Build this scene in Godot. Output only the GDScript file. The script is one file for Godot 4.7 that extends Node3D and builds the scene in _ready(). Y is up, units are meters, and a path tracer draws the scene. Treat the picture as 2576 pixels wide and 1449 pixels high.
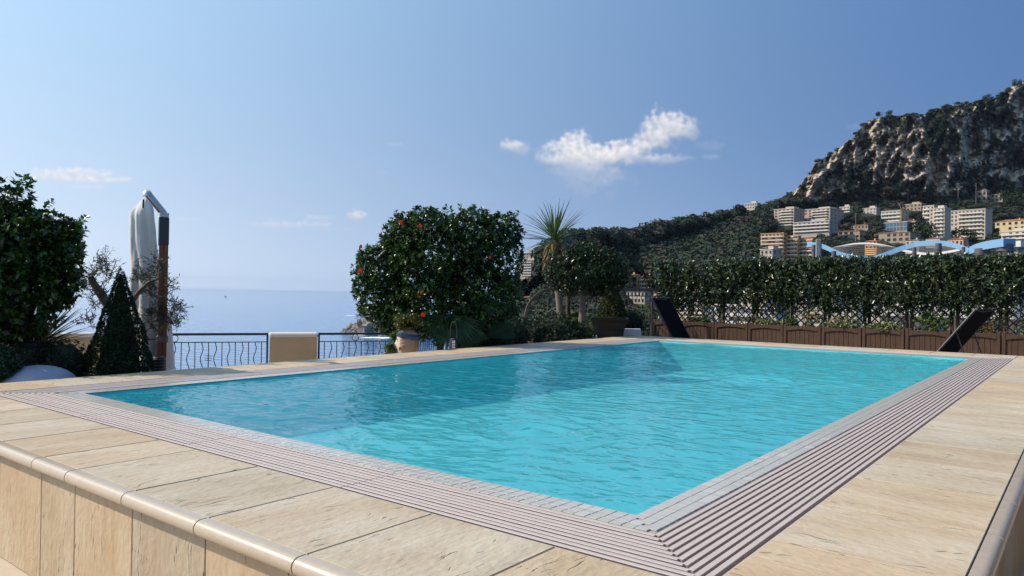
extends Node3D
# Roof terrace with a raised pool above the sea. World: -X and -Z run along the two pool sides, y up, metres.
# The terrace floor is y = 0, the pool rim y = 0.62.

const F := 1866.3          # focal length, in pixels of a 2576 wide picture of the place
const RIM := 0.62
const EYE := 1.47
const SEA := -45.0
# distances of the pool's lines from the camera along -X (A...) and -Z (B...)
const A0 := 0.295
const A2 := 0.878
const A5 := 6.835
const A6 := 7.418
const B0 := 1.482
const B2 := 2.065
const B5 := 13.04
const B6 := 13.62
const GRATE := 0.345
const CURB := 0.505

var cam_t: Transform3D
var names := {}
var M := {}
var rng := RandomNumberGenerator.new()
var nz := FastNoiseLite.new()

# ---------------------------------------------------------------- mesh builder
class MB:
	var v := PackedVector3Array()
	var n := PackedVector3Array()
	var uv := PackedVector2Array()
	var c := PackedColorArray()
	var ix := PackedInt32Array()
	var has_uv := false
	var has_c := false
	func tri(a: Vector3, b: Vector3, d: Vector3) -> void:
		var nn := (b - a).cross(d - a).normalized()
		var k := v.size()
		v.append(a); v.append(b); v.append(d)
		n.append(nn); n.append(nn); n.append(nn)
		ix.append(k); ix.append(k + 2); ix.append(k + 1)
	func quad(a: Vector3, b: Vector3, d: Vector3, e: Vector3) -> void:
		# counter-clockwise seen from outside
		var nn := (b - a).cross(e - a)
		if nn.length_squared() < 1e-14:
			nn = (d - a).cross(e - a)
		nn = nn.normalized()
		var k := v.size()
		v.append(a); v.append(b); v.append(d); v.append(e)
		n.append(nn); n.append(nn); n.append(nn); n.append(nn)
		ix.append(k); ix.append(k + 2); ix.append(k + 1)
		ix.append(k); ix.append(k + 3); ix.append(k + 2)
	func box(t: Transform3D, s: Vector3) -> void:
		var h := s * 0.5
		var p := []
		for i in 8:
			p.append(t * Vector3(h.x if i & 1 else -h.x, h.y if i & 2 else -h.y, h.z if i & 4 else -h.z))
		quad(p[4], p[5], p[7], p[6])
		quad(p[1], p[0], p[2], p[3])
		quad(p[5], p[1], p[3], p[7])
		quad(p[0], p[4], p[6], p[2])
		quad(p[6], p[7], p[3], p[2])
		quad(p[0], p[1], p[5], p[4])
	func cbox(t: Transform3D, s: Vector3, ch: float) -> void:
		# box with chamfered edges; uv runs over the top (x, z), or (x, y) on the sides
		var h := s * 0.5
		var i3 := h - Vector3(ch, ch, ch)
		var pt := func(sx: float, sy: float, sz: float, ax: int) -> Vector3:
			var q := Vector3(sx * i3.x, sy * i3.y, sz * i3.z)
			if ax == 0: q.x = sx * h.x
			elif ax == 1: q.y = sy * h.y
			else: q.z = sz * h.z
			return t * q
		for sg in [-1.0, 1.0]:
			var a := [pt.call(sg, -1, -1, 0), pt.call(sg, 1, -1, 0), pt.call(sg, 1, 1, 0), pt.call(sg, -1, 1, 0)]
			var b := [pt.call(-1, sg, -1, 1), pt.call(-1, sg, 1, 1), pt.call(1, sg, 1, 1), pt.call(1, sg, -1, 1)]
			var d := [pt.call(-1, -1, sg, 2), pt.call(1, -1, sg, 2), pt.call(1, 1, sg, 2), pt.call(-1, 1, sg, 2)]
			for f in [a, b, d]:
				if sg > 0: quad(f[0], f[1], f[2], f[3])
				else: quad(f[3], f[2], f[1], f[0])
		for s1 in [-1.0, 1.0]:
			for s2 in [-1.0, 1.0]:
				fq(pt.call(s1, s2, -1, 0), pt.call(s1, s2, 1, 0), pt.call(s1, s2, 1, 1), pt.call(s1, s2, -1, 1), t.basis * Vector3(s1, s2, 0))
				fq(pt.call(s1, -1, s2, 0), pt.call(s1, 1, s2, 0), pt.call(s1, 1, s2, 2), pt.call(s1, -1, s2, 2), t.basis * Vector3(s1, 0, s2))
				fq(pt.call(-1, s1, s2, 1), pt.call(1, s1, s2, 1), pt.call(1, s1, s2, 2), pt.call(-1, s1, s2, 2), t.basis * Vector3(0, s1, s2))
				for s3 in [-1.0, 1.0]:
					ft(pt.call(s1, s2, s3, 0), pt.call(s1, s2, s3, 1), pt.call(s1, s2, s3, 2), t.basis * Vector3(s1, s2, s3))
	func fq(a: Vector3, b: Vector3, d: Vector3, e: Vector3, out: Vector3) -> void:
		if (b - a).cross(e - a).dot(out) >= 0.0: quad(a, b, d, e)
		else: quad(e, d, b, a)
	func ft(a: Vector3, b: Vector3, d: Vector3, out: Vector3) -> void:
		if (b - a).cross(d - a).dot(out) >= 0.0: tri(a, b, d)
		else: tri(a, d, b)
	func tube(p: PackedVector3Array, r: PackedFloat32Array, sides := 8, cap := true) -> void:
		var k0 := v.size()
		var prev := Vector3.ZERO
		for i in p.size():
			var dd := (p[mini(i + 1, p.size() - 1)] - p[maxi(i - 1, 0)]).normalized()
			var u := prev
			if i == 0:
				u = Vector3.UP if absf(dd.y) < 0.9 else Vector3.RIGHT
			u = (u - dd * u.dot(dd)).normalized()
			prev = u
			var w := dd.cross(u)
			for s in sides:
				var an := TAU * s / sides
				var o := u * cos(an) + w * sin(an)
				v.append(p[i] + o * r[mini(i, r.size() - 1)])
				n.append(o)
		for i in p.size() - 1:
			for s in sides:
				var a := k0 + i * sides + s
				var b := k0 + i * sides + (s + 1) % sides
				ix.append(a); ix.append(a + sides); ix.append(b)
				ix.append(b); ix.append(a + sides); ix.append(b + sides)
		if cap:
			for e in [0, p.size() - 1]:
				var k := v.size()
				var dn := (p[0] - p[1]).normalized() if e == 0 else (p[e] - p[e - 1]).normalized()
				for s in sides:
					v.append(v[k0 + e * sides + s]); n.append(dn)
				for s in range(1, sides - 1):
					if e == 0:
						ix.append(k); ix.append(k + s); ix.append(k + s + 1)
					else:
						ix.append(k); ix.append(k + s + 1); ix.append(k + s)
	func lathe(pr: PackedVector2Array, seg := 20, t := Transform3D()) -> void:
		# profile (radius, height) from bottom to top
		var k0 := v.size()
		for i in pr.size():
			var tg := pr[mini(i + 1, pr.size() - 1)] - pr[maxi(i - 1, 0)]
			var nn := Vector2(tg.y, -tg.x).normalized()
			for s in seg + 1:
				var an := TAU * s / seg
				v.append(t * Vector3(cos(an) * pr[i].x, pr[i].y, sin(an) * pr[i].x))
				n.append((t.basis * Vector3(cos(an) * nn.x, nn.y, sin(an) * nn.x)).normalized())
		for i in pr.size() - 1:
			for s in seg:
				var a := k0 + i * (seg + 1) + s
				var b := a + 1
				var d := a + seg + 1
				ix.append(a); ix.append(b); ix.append(d)
				ix.append(b); ix.append(d + 1); ix.append(d)
	func leaf(p: Vector3, d: Vector3, up: Vector3, L: float, W: float, col: Color) -> void:
		var side := d.cross(up)
		if side.length_squared() < 1e-6:
			side = d.cross(Vector3(0.31, 0.2, 0.93))
		side = side.normalized()
		var nn := side.cross(d)
		var k := v.size()
		var mid := p + d * (L * 0.45) + nn * (W * 0.16)
		v.append(p); v.append(mid - side * (W * 0.5)); v.append(p + d * L - nn * (L * 0.1)); v.append(mid + side * (W * 0.5))
		n.append(nn); n.append((nn + side * 0.35).normalized()); n.append(nn); n.append((nn - side * 0.35).normalized())
		c.append(col); c.append(col); c.append(col); c.append(col)
		ix.append(k); ix.append(k + 1); ix.append(k + 2)
		ix.append(k); ix.append(k + 2); ix.append(k + 3)
	func blade(p: Vector3, d: Vector3, up: Vector3, L: float, W: float, bend: float, col: Color, seg := 4) -> void:
		# long sword leaf with a keel, drooping by bend
		var side := d.cross(up).normalized()
		var k := v.size()
		var dir := d
		var q := p
		for i in seg + 1:
			var f := float(i) / seg
			var w := W * (0.55 + 0.9 * f * (1.0 - f) * 2.0) * (1.0 - pow(f, 3.0))
			var nn := side.cross(dir).normalized()
			v.append(q - side * w * 0.5 + nn * w * 0.25); v.append(q); v.append(q + side * w * 0.5 + nn * w * 0.25)
			n.append((nn + side * 0.5).normalized()); n.append(nn); n.append((nn - side * 0.5).normalized())
			c.append(col); c.append(col); c.append(col)
			q += dir * L / seg
			dir = (dir + Vector3.DOWN * bend / seg).normalized()
		for i in seg:
			for j in 2:
				var a := k + i * 3 + j
				ix.append(a); ix.append(a + 3); ix.append(a + 1)
				ix.append(a + 1); ix.append(a + 3); ix.append(a + 4)
	func wind() -> void:
		# turn every triangle so that its front agrees with its normals
		for i in range(0, ix.size(), 3):
			var a := v[ix[i]]
			if (v[ix[i + 1]] - a).cross(v[ix[i + 2]] - a).dot(n[ix[i]] + n[ix[i + 1]] + n[ix[i + 2]]) > 0.0:
				var t := ix[i + 1]
				ix[i + 1] = ix[i + 2]
				ix[i + 2] = t
	func done() -> ArrayMesh:
		var ar := []
		ar.resize(Mesh.ARRAY_MAX)
		ar[Mesh.ARRAY_VERTEX] = v
		ar[Mesh.ARRAY_NORMAL] = n
		if uv.size() == v.size(): ar[Mesh.ARRAY_TEX_UV] = uv
		if c.size() > 0:
			while c.size() < v.size(): c.append(Color(1, 1, 1))
			ar[Mesh.ARRAY_COLOR] = c
		ar[Mesh.ARRAY_INDEX] = ix
		var am := ArrayMesh.new()
		am.add_surface_from_arrays(Mesh.PRIMITIVE_TRIANGLES, ar)
		return am

# ---------------------------------------------------------------- places
func at(px: float, py: float, d: float) -> Vector3:
	return cam_t * Vector3((px - 1288.0) / F * d, -(py - 724.5) / F * d, -d)
func ground(px: float, d: float, y := 0.0) -> Vector3:
	var p := at(px, 760.0, d)
	p.y = y
	return p
func horizon(px: float) -> float:
	return 735.6 + (px - 1288.0) * 0.01467
func ab(a: float, b: float, y: float) -> Vector3:
	return Vector3(-a, y, -b)
func xf(p: Vector3, turn := 0.0) -> Transform3D:
	return Transform3D(Basis(Vector3.UP, turn), p)

# ---------------------------------------------------------------- nodes
func numbered(n: String) -> String:
	if not names.has(n):
		names[n] = 0
		return n
	names[n] += 1
	return "%s_%03d" % [n, names[n]]
func thing(called: String, label: String, category: String, at_: Vector3, group := "", turn := 0.0) -> Node3D:
	var o := Node3D.new()
	o.name = numbered(called)
	add_child(o, true)
	o.position = at_
	o.rotation.y = turn
	tag(o, label, category, group)
	return o
func tag(o: Node, label: String, category: String, group := "", kind := "") -> void:
	if label: o.set_meta("label", label)
	if category: o.set_meta("category", category)
	if group: o.set_meta("group", group)
	if kind: o.set_meta("kind", kind)
func part(parent: Node3D, called: String, mesh: Mesh, m: Material, t := Transform3D()) -> MeshInstance3D:
	var o := MeshInstance3D.new()
	o.name = called
	o.mesh = mesh
	o.material_override = m
	o.transform = t
	parent.add_child(o, true)
	return o
func wpart(parent: Node3D, called: String, mesh: Mesh, m: Material) -> MeshInstance3D:
	# a part whose mesh is given in world places
	return part(parent, called, mesh, m, parent.transform.affine_inverse())
func setting(called: String, mesh: Mesh, m: Material) -> MeshInstance3D:
	var o := MeshInstance3D.new()
	o.name = numbered(called)
	o.mesh = mesh
	o.material_override = m
	o.set_meta("kind", "structure")
	add_child(o, true)
	return o

# ---------------------------------------------------------------- materials
func lin(r: float, g: float, b: float, a := 1.0) -> Color:
	var q := Color(r, g, b, a).linear_to_srgb()
	q.a = a
	return q
func mat(called: String, col: Color, rough := 0.7, spec := 0.5) -> StandardMaterial3D:
	var m := StandardMaterial3D.new()
	m.resource_name = called
	m.albedo_color = col
	m.roughness = rough
	m.metallic_specular = spec
	M[called] = m
	return m
func noise(sd: int, freq: float, oct := 4, type := FastNoiseLite.TYPE_SIMPLEX_SMOOTH) -> FastNoiseLite:
	var q := FastNoiseLite.new()
	q.seed = sd
	q.frequency = freq
	q.noise_type = type
	q.fractal_octaves = oct
	return q
func field(sd: int, w: int, h: int, fx: float, fy: float, oct := 4, type := FastNoiseLite.TYPE_SIMPLEX_SMOOTH, ridged := false, fineness := 12) -> PackedByteArray:
	# a noise picture whose grain is stretched: fx, fy cycles over the width and height
	var sx := clampi(int(fineness * fx), 16, w)
	var sy := clampi(int(fineness * fy), 16, h)
	var q := noise(sd, minf(fx / sx, fy / sy), oct, type)
	if ridged: q.fractal_type = FastNoiseLite.FRACTAL_RIDGED
	var im := q.get_seamless_image(sx, sy, false, false, 0.15, true)
	im.resize(w, h, Image.INTERPOLATE_CUBIC)
	im.convert(Image.FORMAT_L8)
	return im.get_data()
func tex(w: int, h: int, data: PackedByteArray, fmt := Image.FORMAT_RGB8) -> ImageTexture:
	return ImageTexture.create_from_image(Image.create_from_data(w, h, false, fmt, data))
func grain(called: String, c0: Color, c1: Color, rough: float, sd: int, fx: float, fy: float, scale: Vector3, world := true, bump := 0.0, size := 256) -> StandardMaterial3D:
	# two colours (linear) mixed by stretched noise, laid on by triplanar mapping
	var a := field(sd, size, size, fx, fy, 5)
	var b := field(sd + 7, size, size, fx * 5.0, fy * 5.0, 3)
	var d := PackedByteArray()
	d.resize(size * size * 3)
	var s0 := c0.linear_to_srgb()
	var s1 := c1.linear_to_srgb()
	for i in size * size:
		var f := clampf(0.65 * a[i] / 255.0 + 0.35 * b[i] / 255.0, 0, 1)
		d[i * 3] = int(255 * lerpf(s0.r, s1.r, f)); d[i * 3 + 1] = int(255 * lerpf(s0.g, s1.g, f)); d[i * 3 + 2] = int(255 * lerpf(s0.b, s1.b, f))
	var m := mat(called, Color.WHITE, rough)
	m.albedo_texture = tex(size, size, d)
	m.uv1_triplanar = true
	m.uv1_world_triplanar = world
	m.uv1_scale = scale
	if bump > 0.0:
		m.heightmap_enabled = true
		m.heightmap_texture = tex(size, size, b, Image.FORMAT_L8)
		m.heightmap_scale = bump
	return m
func leafmat(called: String, rough := 0.4, back := 0.3, spec := 0.5) -> StandardMaterial3D:
	var m := mat(called, Color.WHITE, rough, spec)
	m.vertex_color_use_as_albedo = true
	if back > 0.0:
		m.backlight_enabled = true
		m.backlight = lin(back, back, back * 0.6)
	return m
func stone(called: String, sd: int, c0: Color, c1: Color, crack: float) -> StandardMaterial3D:
	# riven sandstone-look tile: long veins, warm clouds, fissures along the grain; uv over the tile
	var w := 512
	var h := 512
	var veins := field(sd, w, h, 1.6, 9.0, 5, FastNoiseLite.TYPE_SIMPLEX_SMOOTH, false, 40)
	var cloud := field(sd + 1, w, h, 1.4, 2.6, 3)
	var fine := field(sd + 2, w, h, 16.0, 26.0, 3)
	var fis := field(sd + 3, w, h, 1.3, 15.0, 3, FastNoiseLite.TYPE_SIMPLEX_SMOOTH, true, 34)
	var wave := field(sd + 5, w, h, 3.0, 3.0, 3)
	var gate := field(sd + 4, w, h, 2.5, 3.5, 2)
	var d := PackedByteArray()
	d.resize(w * h * 3)
	var hm := PackedByteArray()
	hm.resize(w * h)
	var s0 := c0.linear_to_srgb()
	var s1 := c1.linear_to_srgb()
	for i in w * h:
		var f := clampf(0.42 * veins[i] / 255.0 + 0.75 * cloud[i] / 255.0 - 0.08 + (fine[i] / 255.0 - 0.5) * 0.4, 0, 1)
		var q := posmod(i + w * ((wave[i] - 128) / 7), w * h)
		var k := clampf((fis[q] / 255.0 - 0.86) * 11.0, 0, 1) * clampf((gate[i] / 255.0 - 0.5) * 5.0 + crack, 0, 1)
		var dark := 1.0 - 0.4 * k
		d[i * 3] = int(255 * clampf(lerpf(s0.r, s1.r, f) * dark, 0, 1)); d[i * 3 + 1] = int(255 * clampf(lerpf(s0.g, s1.g, f) * dark, 0, 1)); d[i * 3 + 2] = int(255 * clampf(lerpf(s0.b, s1.b, f) * dark, 0, 1))
		hm[i] = int(clampf(90.0 + 0.35 * veins[i] + 0.25 * fine[i] - 110.0 * k, 0, 255))
	var m := mat(called, Color.WHITE, 0.75, 0.35)
	m.albedo_texture = tex(w, h, d)
	m.heightmap_enabled = true
	m.heightmap_texture = tex(w, h, hm, Image.FORMAT_L8)
	m.heightmap_scale = 1.0
	return m

# ---------------------------------------------------------------- camera, sky, sun
func light_and_camera() -> void:
	var cam := Camera3D.new()
	cam.name = "camera"
	cam.fov = 42.434
	cam.near = 0.05
	cam.far = 90000.0
	add_child(cam)
	cam.position = Vector3(0, EYE, 0)
	cam.rotation_degrees = Vector3(0.34, 38.027, 0.84)
	cam.current = true
	cam_t = cam.transform
	var sun_dir := Vector3(-0.8387 * cos(deg_to_rad(SUN_UP)), sin(deg_to_rad(SUN_UP)), 0.5446 * cos(deg_to_rad(SUN_UP)))
	var sun := DirectionalLight3D.new()
	sun.name = "sun"
	sun.light_energy = 1.6
	sun.light_color = Color(1.0, 0.95, 0.87)
	sun.light_angular_distance = 0.53
	sun.shadow_enabled = true
	add_child(sun)
	sun.look_at_from_position(sun_dir, Vector3.ZERO)
	var env := Environment.new()
	env.background_mode = Environment.BG_SKY
	env.tonemap_mode = Environment.TONE_MAPPER_LINEAR
	env.tonemap_exposure = 1.0
	env.sdfgi_enabled = true
	env.ssao_enabled = true
	env.ssil_enabled = true
	env.fog_enabled = FOG > 0.0
	env.fog_density = FOG
	env.fog_light_color = Color(0.80, 0.88, 1.0)
	var sky := Sky.new()
	var pm := PanoramaSkyMaterial.new()
	pm.panorama = ImageTexture.create_from_image(sky_picture(sun_dir))
	pm.energy_multiplier = 1.0
	sky.sky_material = pm
	env.sky = sky
	var we := WorldEnvironment.new()
	we.name = "world_environment"
	we.environment = env
	add_child(we)
const SUN_UP := 40.0
const FOG := 0.000018

func sky_picture(sun_dir: Vector3) -> Image:
	# clear air: blue overhead, pale towards the horizon and towards the sun
	var w := 256
	var h := 128
	var im := Image.create(w, h, false, Image.FORMAT_RGBAF)
	for j in h:
		var el := PI * 0.5 - PI * (j + 0.5) / h
		var e := maxf(rad_to_deg(el), 0.0)
		var low := exp(-e / 9.0)
		for i in w:
			var az := TAU * (i + 0.5) / w
			var dir := Vector3(sin(az) * cos(el), sin(el), -cos(az) * cos(el))
			if el < 0.0: dir = Vector3(sin(az), 0.0, -cos(az))
			var cg := clampf(dir.dot(sun_dir), -1, 1)
			var m := pow(0.5 + 0.5 * cg, 2.6)
			var near := exp(-acos(cg) / 0.22) * 0.9
			var r := lerpf(0.005, 0.15, low) + m * lerpf(0.64, 1.50, low) + near
			var g := lerpf(0.085, 0.315, low) + m * lerpf(0.92, 1.36, low) + near
			var b := lerpf(0.315, 0.61, low) + m * lerpf(1.02, 1.02, low) + near
			im.set_pixel(i, j, Color(r, g, b))
	var W := 3072
	var H := 1536
	im.resize(W, H, Image.INTERPOLATE_CUBIC)
	# small fair-weather clouds, given by their middles and sizes as they stand over the sea and the hill
	var puffs := [
		[1665, 318, 52, 40, 1.0], [1712, 322, 50, 32, 0.75], [1640, 352, 60, 26, 0.9], [1590, 372, 60, 22, 0.95], [1540, 385, 70, 24, 0.95], [1450, 362, 40, 30, 1.0], [1430, 385, 64, 34, 0.95],
		[1490, 400, 90, 34, 0.75], [1560, 398, 110, 18, 0.7], [1680, 400, 60, 10, 0.5], [1390, 402, 36, 14, 0.75], [1480, 445, 90, 50, 0.30], [1285, 366, 36, 13, 0.8], [1310, 376, 30, 14, 0.4],
		[1785, 394, 20, 6, 0.32], [1790, 368, 40, 12, 0.12],
		[180, 440, 100, 17, 0.85], [250, 454, 100, 9, 0.8], [120, 446, 60, 10, 0.5], [230, 472, 60, 6, 0.3], [898, 543, 24, 13, 0.7], [810, 548, 40, 6, 0.4], [730, 566, 120, 10, 0.4], [840, 578, 60, 5, 0.15],
		[992, 364, 20, 5, 0.25], [465, 553, 40, 4, 0.2], [960, 434, 16, 4, 0.14], [2150, 320, 30, 8, 0.10]]
	var nb := noise(11, 0.017, 5)
	var nf := noise(12, 0.05, 4)
	var inv := cam_t.basis.inverse()
	for p in puffs:
		var c := (cam_t.basis * Vector3((p[0] - 1288.0) / F, -(p[1] - 724.5) / F, -1)).normalized()
		var rad: float = 2.3 * maxf(p[2], p[3]) / F
		var u0 := int(fposmod(atan2(c.x, -c.z) / TAU, 1.0) * W)
		var v0 := int(acos(c.y) / PI * H)
		var ru := int(rad / TAU * W / maxf(cos(asin(c.y)), 0.2)) + 2
		var rv := int(minf(rad, 2.8 * p[3] / F + 0.01) / PI * H) + 2
		for jj in range(v0 - rv, v0 + rv):
			var la := PI * (jj + 0.5) / H
			for ii in range(u0 - ru, u0 + ru):
				var lo := TAU * (ii + 0.5) / W
				var q := inv * Vector3(sin(lo) * sin(la), cos(la), -cos(lo) * sin(la))
				var px := 1288.0 - q.x / q.z * F
				var py := 724.5 + q.y / q.z * F
				var nn := nb.get_noise_2d(px, py * 1.25)
				var nd := nf.get_noise_2d(px, py * 1.2)
				var dx: float = (px - p[0]) / (p[2] * 1.22) + nn * 0.5
				var dy: float = (py - p[1]) / (p[3] * 1.22) + nd * 0.5 + nn * 0.35
				var rr := sqrt(dx * dx + dy * dy)
				var soft := 0.5 if dy < 0.0 else 0.85
				var a: float = clampf((1.0 - rr) / soft, 0, 1)
				a = a * a * (3.0 - 2.0 * a) * p[4] * (0.85 + 0.5 * nd)
				if a <= 0.004: continue
				a = minf(a, 0.93)
				var u := posmod(ii, W)
				var o := im.get_pixel(u, jj)
				var lit := clampf(0.92 - 0.16 * dy + 0.22 * nd, 0.6, 1.1)
				var cc := Color(0.72 * lit + o.r * 0.25, 0.71 * lit + o.g * 0.22, 0.74 * lit + o.b * 0.18)
				im.set_pixel(u, jj, o.lerp(cc, a * 0.92))
	return im

# ---------------------------------------------------------------- materials
func make_materials() -> void:
	stone("stone_pale", 21, Color(0.40, 0.31, 0.22), Color(0.515, 0.445, 0.35), 0.4)
	stone("stone_warm", 31, Color(0.43, 0.315, 0.21), Color(0.51, 0.425, 0.325), 0.1)
	stone("stone_riven", 41, Color(0.395, 0.305, 0.215), Color(0.505, 0.43, 0.335), 1.0)
	for k in ["stone_pale", "stone_warm", "stone_riven"]:
		for t in [["_b", Color(0.965, 0.95, 0.93)], ["_c", Color(0.98, 0.99, 1.0)], ["_d", Color(1.0, 0.97, 0.93)]]:
			var v: StandardMaterial3D = M[k].duplicate()
			v.resource_name = k + t[0]
			v.albedo_color = t[1]
			M[k + t[0]] = v
	var nosing := grain("nosing_glaze", Color(0.40, 0.305, 0.22), Color(0.50, 0.395, 0.295), 0.33, 61, 6, 6, Vector3.ONE * 3.0)
	nosing.clearcoat_enabled = true
	nosing.clearcoat = 0.45
	nosing.clearcoat_roughness = 0.22
	mat("grout", lin(0.16, 0.095, 0.055), 0.9)
	mat("gutter", lin(0.42, 0.37, 0.34), 0.8)
	grain("slat_plastic", Color(0.45, 0.365, 0.335), Color(0.52, 0.43, 0.395), 0.5, 71, 5, 5, Vector3.ONE * 2.0)
	mat("mosaic", lin(0.48, 0.45, 0.41), 0.3)
	grain("mosaic_grey", Color(0.40, 0.375, 0.34), Color(0.47, 0.445, 0.405), 0.25, 75, 3, 3, Vector3.ONE * 4.0)
	mat("mosaic_grout", lin(0.33, 0.30, 0.27), 0.9)
	grain("basin", Color(0.12, 0.60, 0.66), Color(0.16, 0.68, 0.73), 0.5, 81, 4, 4, Vector3.ONE * 0.9)
	var water := mat("pool_water", lin(0.026, 0.34, 0.42, 0.42), 0.03, 0.36)
	water.transparency = BaseMaterial3D.TRANSPARENCY_ALPHA
	water.normal_enabled = true
	water.normal_texture = ripple_map(5, 512, 7.0, 13.0, 5.0)
	water.normal_scale = 0.75
	water.uv1_scale = Vector3(2.6, 5.0, 1)
	var sea := mat("sea_water", lin(0.025, 0.14, 0.33), 0.05, 0.5)
	sea.normal_enabled = true
	sea.normal_texture = ripple_map(9, 512, 5.0, 22.0, 6.0)
	sea.normal_scale = 0.38
	sea.uv1_triplanar = true
	sea.uv1_world_triplanar = true
	sea.uv1_scale = Vector3(0.006, 0.006, 0.006)
	grain("terrace_paving", Color(0.42, 0.34, 0.25), Color(0.52, 0.44, 0.34), 0.7, 91, 4, 4, Vector3.ONE * 0.6)
	grain("plaster_cream", Color(0.42, 0.29, 0.17), Color(0.50, 0.36, 0.22), 0.85, 95, 4, 4, Vector3.ONE * 0.8, true, 0.1)
	grain("coping_white", Color(0.55, 0.49, 0.42), Color(0.64, 0.58, 0.51), 0.7, 97, 4, 4, Vector3.ONE * 1.5)
	mat("iron", lin(0.016, 0.017, 0.022), 0.45)
	grain("wood_planter", Color(0.04, 0.018, 0.009), Color(0.095, 0.045, 0.023), 0.7, 101, 14, 2, Vector3(1.6, 1.6, 1.6), true, 0.1)
	grain("wood_trellis", Color(0.03, 0.014, 0.007), Color(0.075, 0.035, 0.017), 0.75, 103, 14, 2, Vector3(1.6, 1.6, 1.6))
	grain("wood_pole", Color(0.15, 0.042, 0.015), Color(0.28, 0.092, 0.036), 0.45, 105, 12, 1.5, Vector3(2, 2, 2))
	var al := mat("brushed_steel", lin(0.62, 0.60, 0.58), 0.32)
	al.metallic = 0.85
	mat("dark_metal", lin(0.035, 0.035, 0.04), 0.4)
	grain("canvas", Color(0.62, 0.60, 0.57), Color(0.70, 0.68, 0.65), 0.95, 111, 6, 6, Vector3.ONE * 2.0, true, 0.08)
	mat("shaded_white_resin", lin(0.26, 0.28, 0.38), 0.5)  # the white dome's colour, darkened and blued to carry its shade
	mat("white_plastic", lin(0.62, 0.64, 0.67), 0.45)
	grain("rattan", Color(0.003, 0.003, 0.0035), Color(0.009, 0.008, 0.008), 0.55, 115, 30, 30, Vector3.ONE * 4.0, true, 0.3)
	grain("sling", Color(0.005, 0.005, 0.007), Color(0.011, 0.009, 0.012), 0.9, 117, 30, 30, Vector3.ONE * 5.0).metallic_specular = 0.2
	grain("bark_grey", Color(0.10, 0.075, 0.055), Color(0.22, 0.18, 0.145), 0.9, 121, 8, 2, Vector3.ONE * 2.5, true, 0.6)
	grain("bark_dark", Color(0.035, 0.024, 0.017), Color(0.09, 0.065, 0.045), 0.9, 123, 8, 2, Vector3.ONE * 2.5, true, 0.6)
	leafmat("leaf_glossy", 0.30, 0.34, 0.5)
	leafmat("leaf_dull", 0.55, 0.16, 0.4)
	leafmat("leaf_ivy", 0.30, 0.12, 0.55)
	leafmat("leaf_far", 0.85, 0.0, 0.3)
	mat("petal", lin(0.62, 0.035, 0.02), 0.6).backlight_enabled = true
	M["petal"].backlight = lin(0.4, 0.05, 0.03)
	mat("petal_bronze", lin(0.28, 0.09, 0.045), 0.6)
	mat("glass_dark", lin(0.02, 0.028, 0.036), 0.12)
	mat("glass_blue", lin(0.05, 0.12, 0.20), 0.12)
	mat("iron_brown", lin(0.085, 0.058, 0.045), 0.5)
	var sd := mat("brushed_steel_dark", lin(0.16, 0.145, 0.14), 0.45)
	sd.metallic = 0.5
	mat("ceramic", lin(0.58, 0.48, 0.36), 0.25)
	grain("ceramic_hair", Color(0.12, 0.07, 0.045), Color(0.50, 0.38, 0.27), 0.3, 131, 8, 14, Vector3.ONE * 5.0)
	grain("ceramic_blue", Color(0.012, 0.03, 0.07), Color(0.03, 0.075, 0.14), 0.12, 133, 6, 6, Vector3.ONE * 5.0)
	mat("ceramic_line", lin(0.05, 0.03, 0.03), 0.3)
	mat("lip_red", lin(0.45, 0.01, 0.015), 0.25)
	mat("soil", lin(0.03, 0.02, 0.014), 0.95)

func ripple_map(sd: int, size: int, fx: float, fy: float, strength: float) -> ImageTexture:
	var a := field(sd, size, size, fx, fy, 4)
	var im := Image.create_from_data(size, size, false, Image.FORMAT_L8, a)
	im.convert(Image.FORMAT_RGBA8)
	im.bump_map_to_normal_map(strength)
	return ImageTexture.create_from_image(im)

# ---------------------------------------------------------------- ground
func slab(poly: PackedVector2Array, top: float, thick: float) -> ArrayMesh:
	# poly in (a, b)
	var m := MB.new()
	var ids := Geometry2D.triangulate_polygon(poly)
	for i in range(0, ids.size(), 3):
		var p := poly[ids[i]]
		var q := poly[ids[i + 1]]
		var r := poly[ids[i + 2]]
		m.ft(ab(p.x, p.y, top), ab(q.x, q.y, top), ab(r.x, r.y, top), Vector3.UP)
	var mid := Vector2.ZERO
	for p in poly: mid += p / poly.size()
	for i in poly.size():
		var p := poly[i]
		var q := poly[(i + 1) % poly.size()]
		var e := (q - p).orthogonal()
		if e.dot((p + q) * 0.5 - mid) < 0: e = -e
		m.fq(ab(p.x, p.y, top), ab(q.x, q.y, top), ab(q.x, q.y, top - thick), ab(p.x, p.y, top - thick), Vector3(-e.x, 0, -e.y))
	return m.done()
func abof(p: Vector3) -> Vector2:
	return Vector2(-p.x, -p.z)
var rail_pts := PackedVector3Array()

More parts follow.
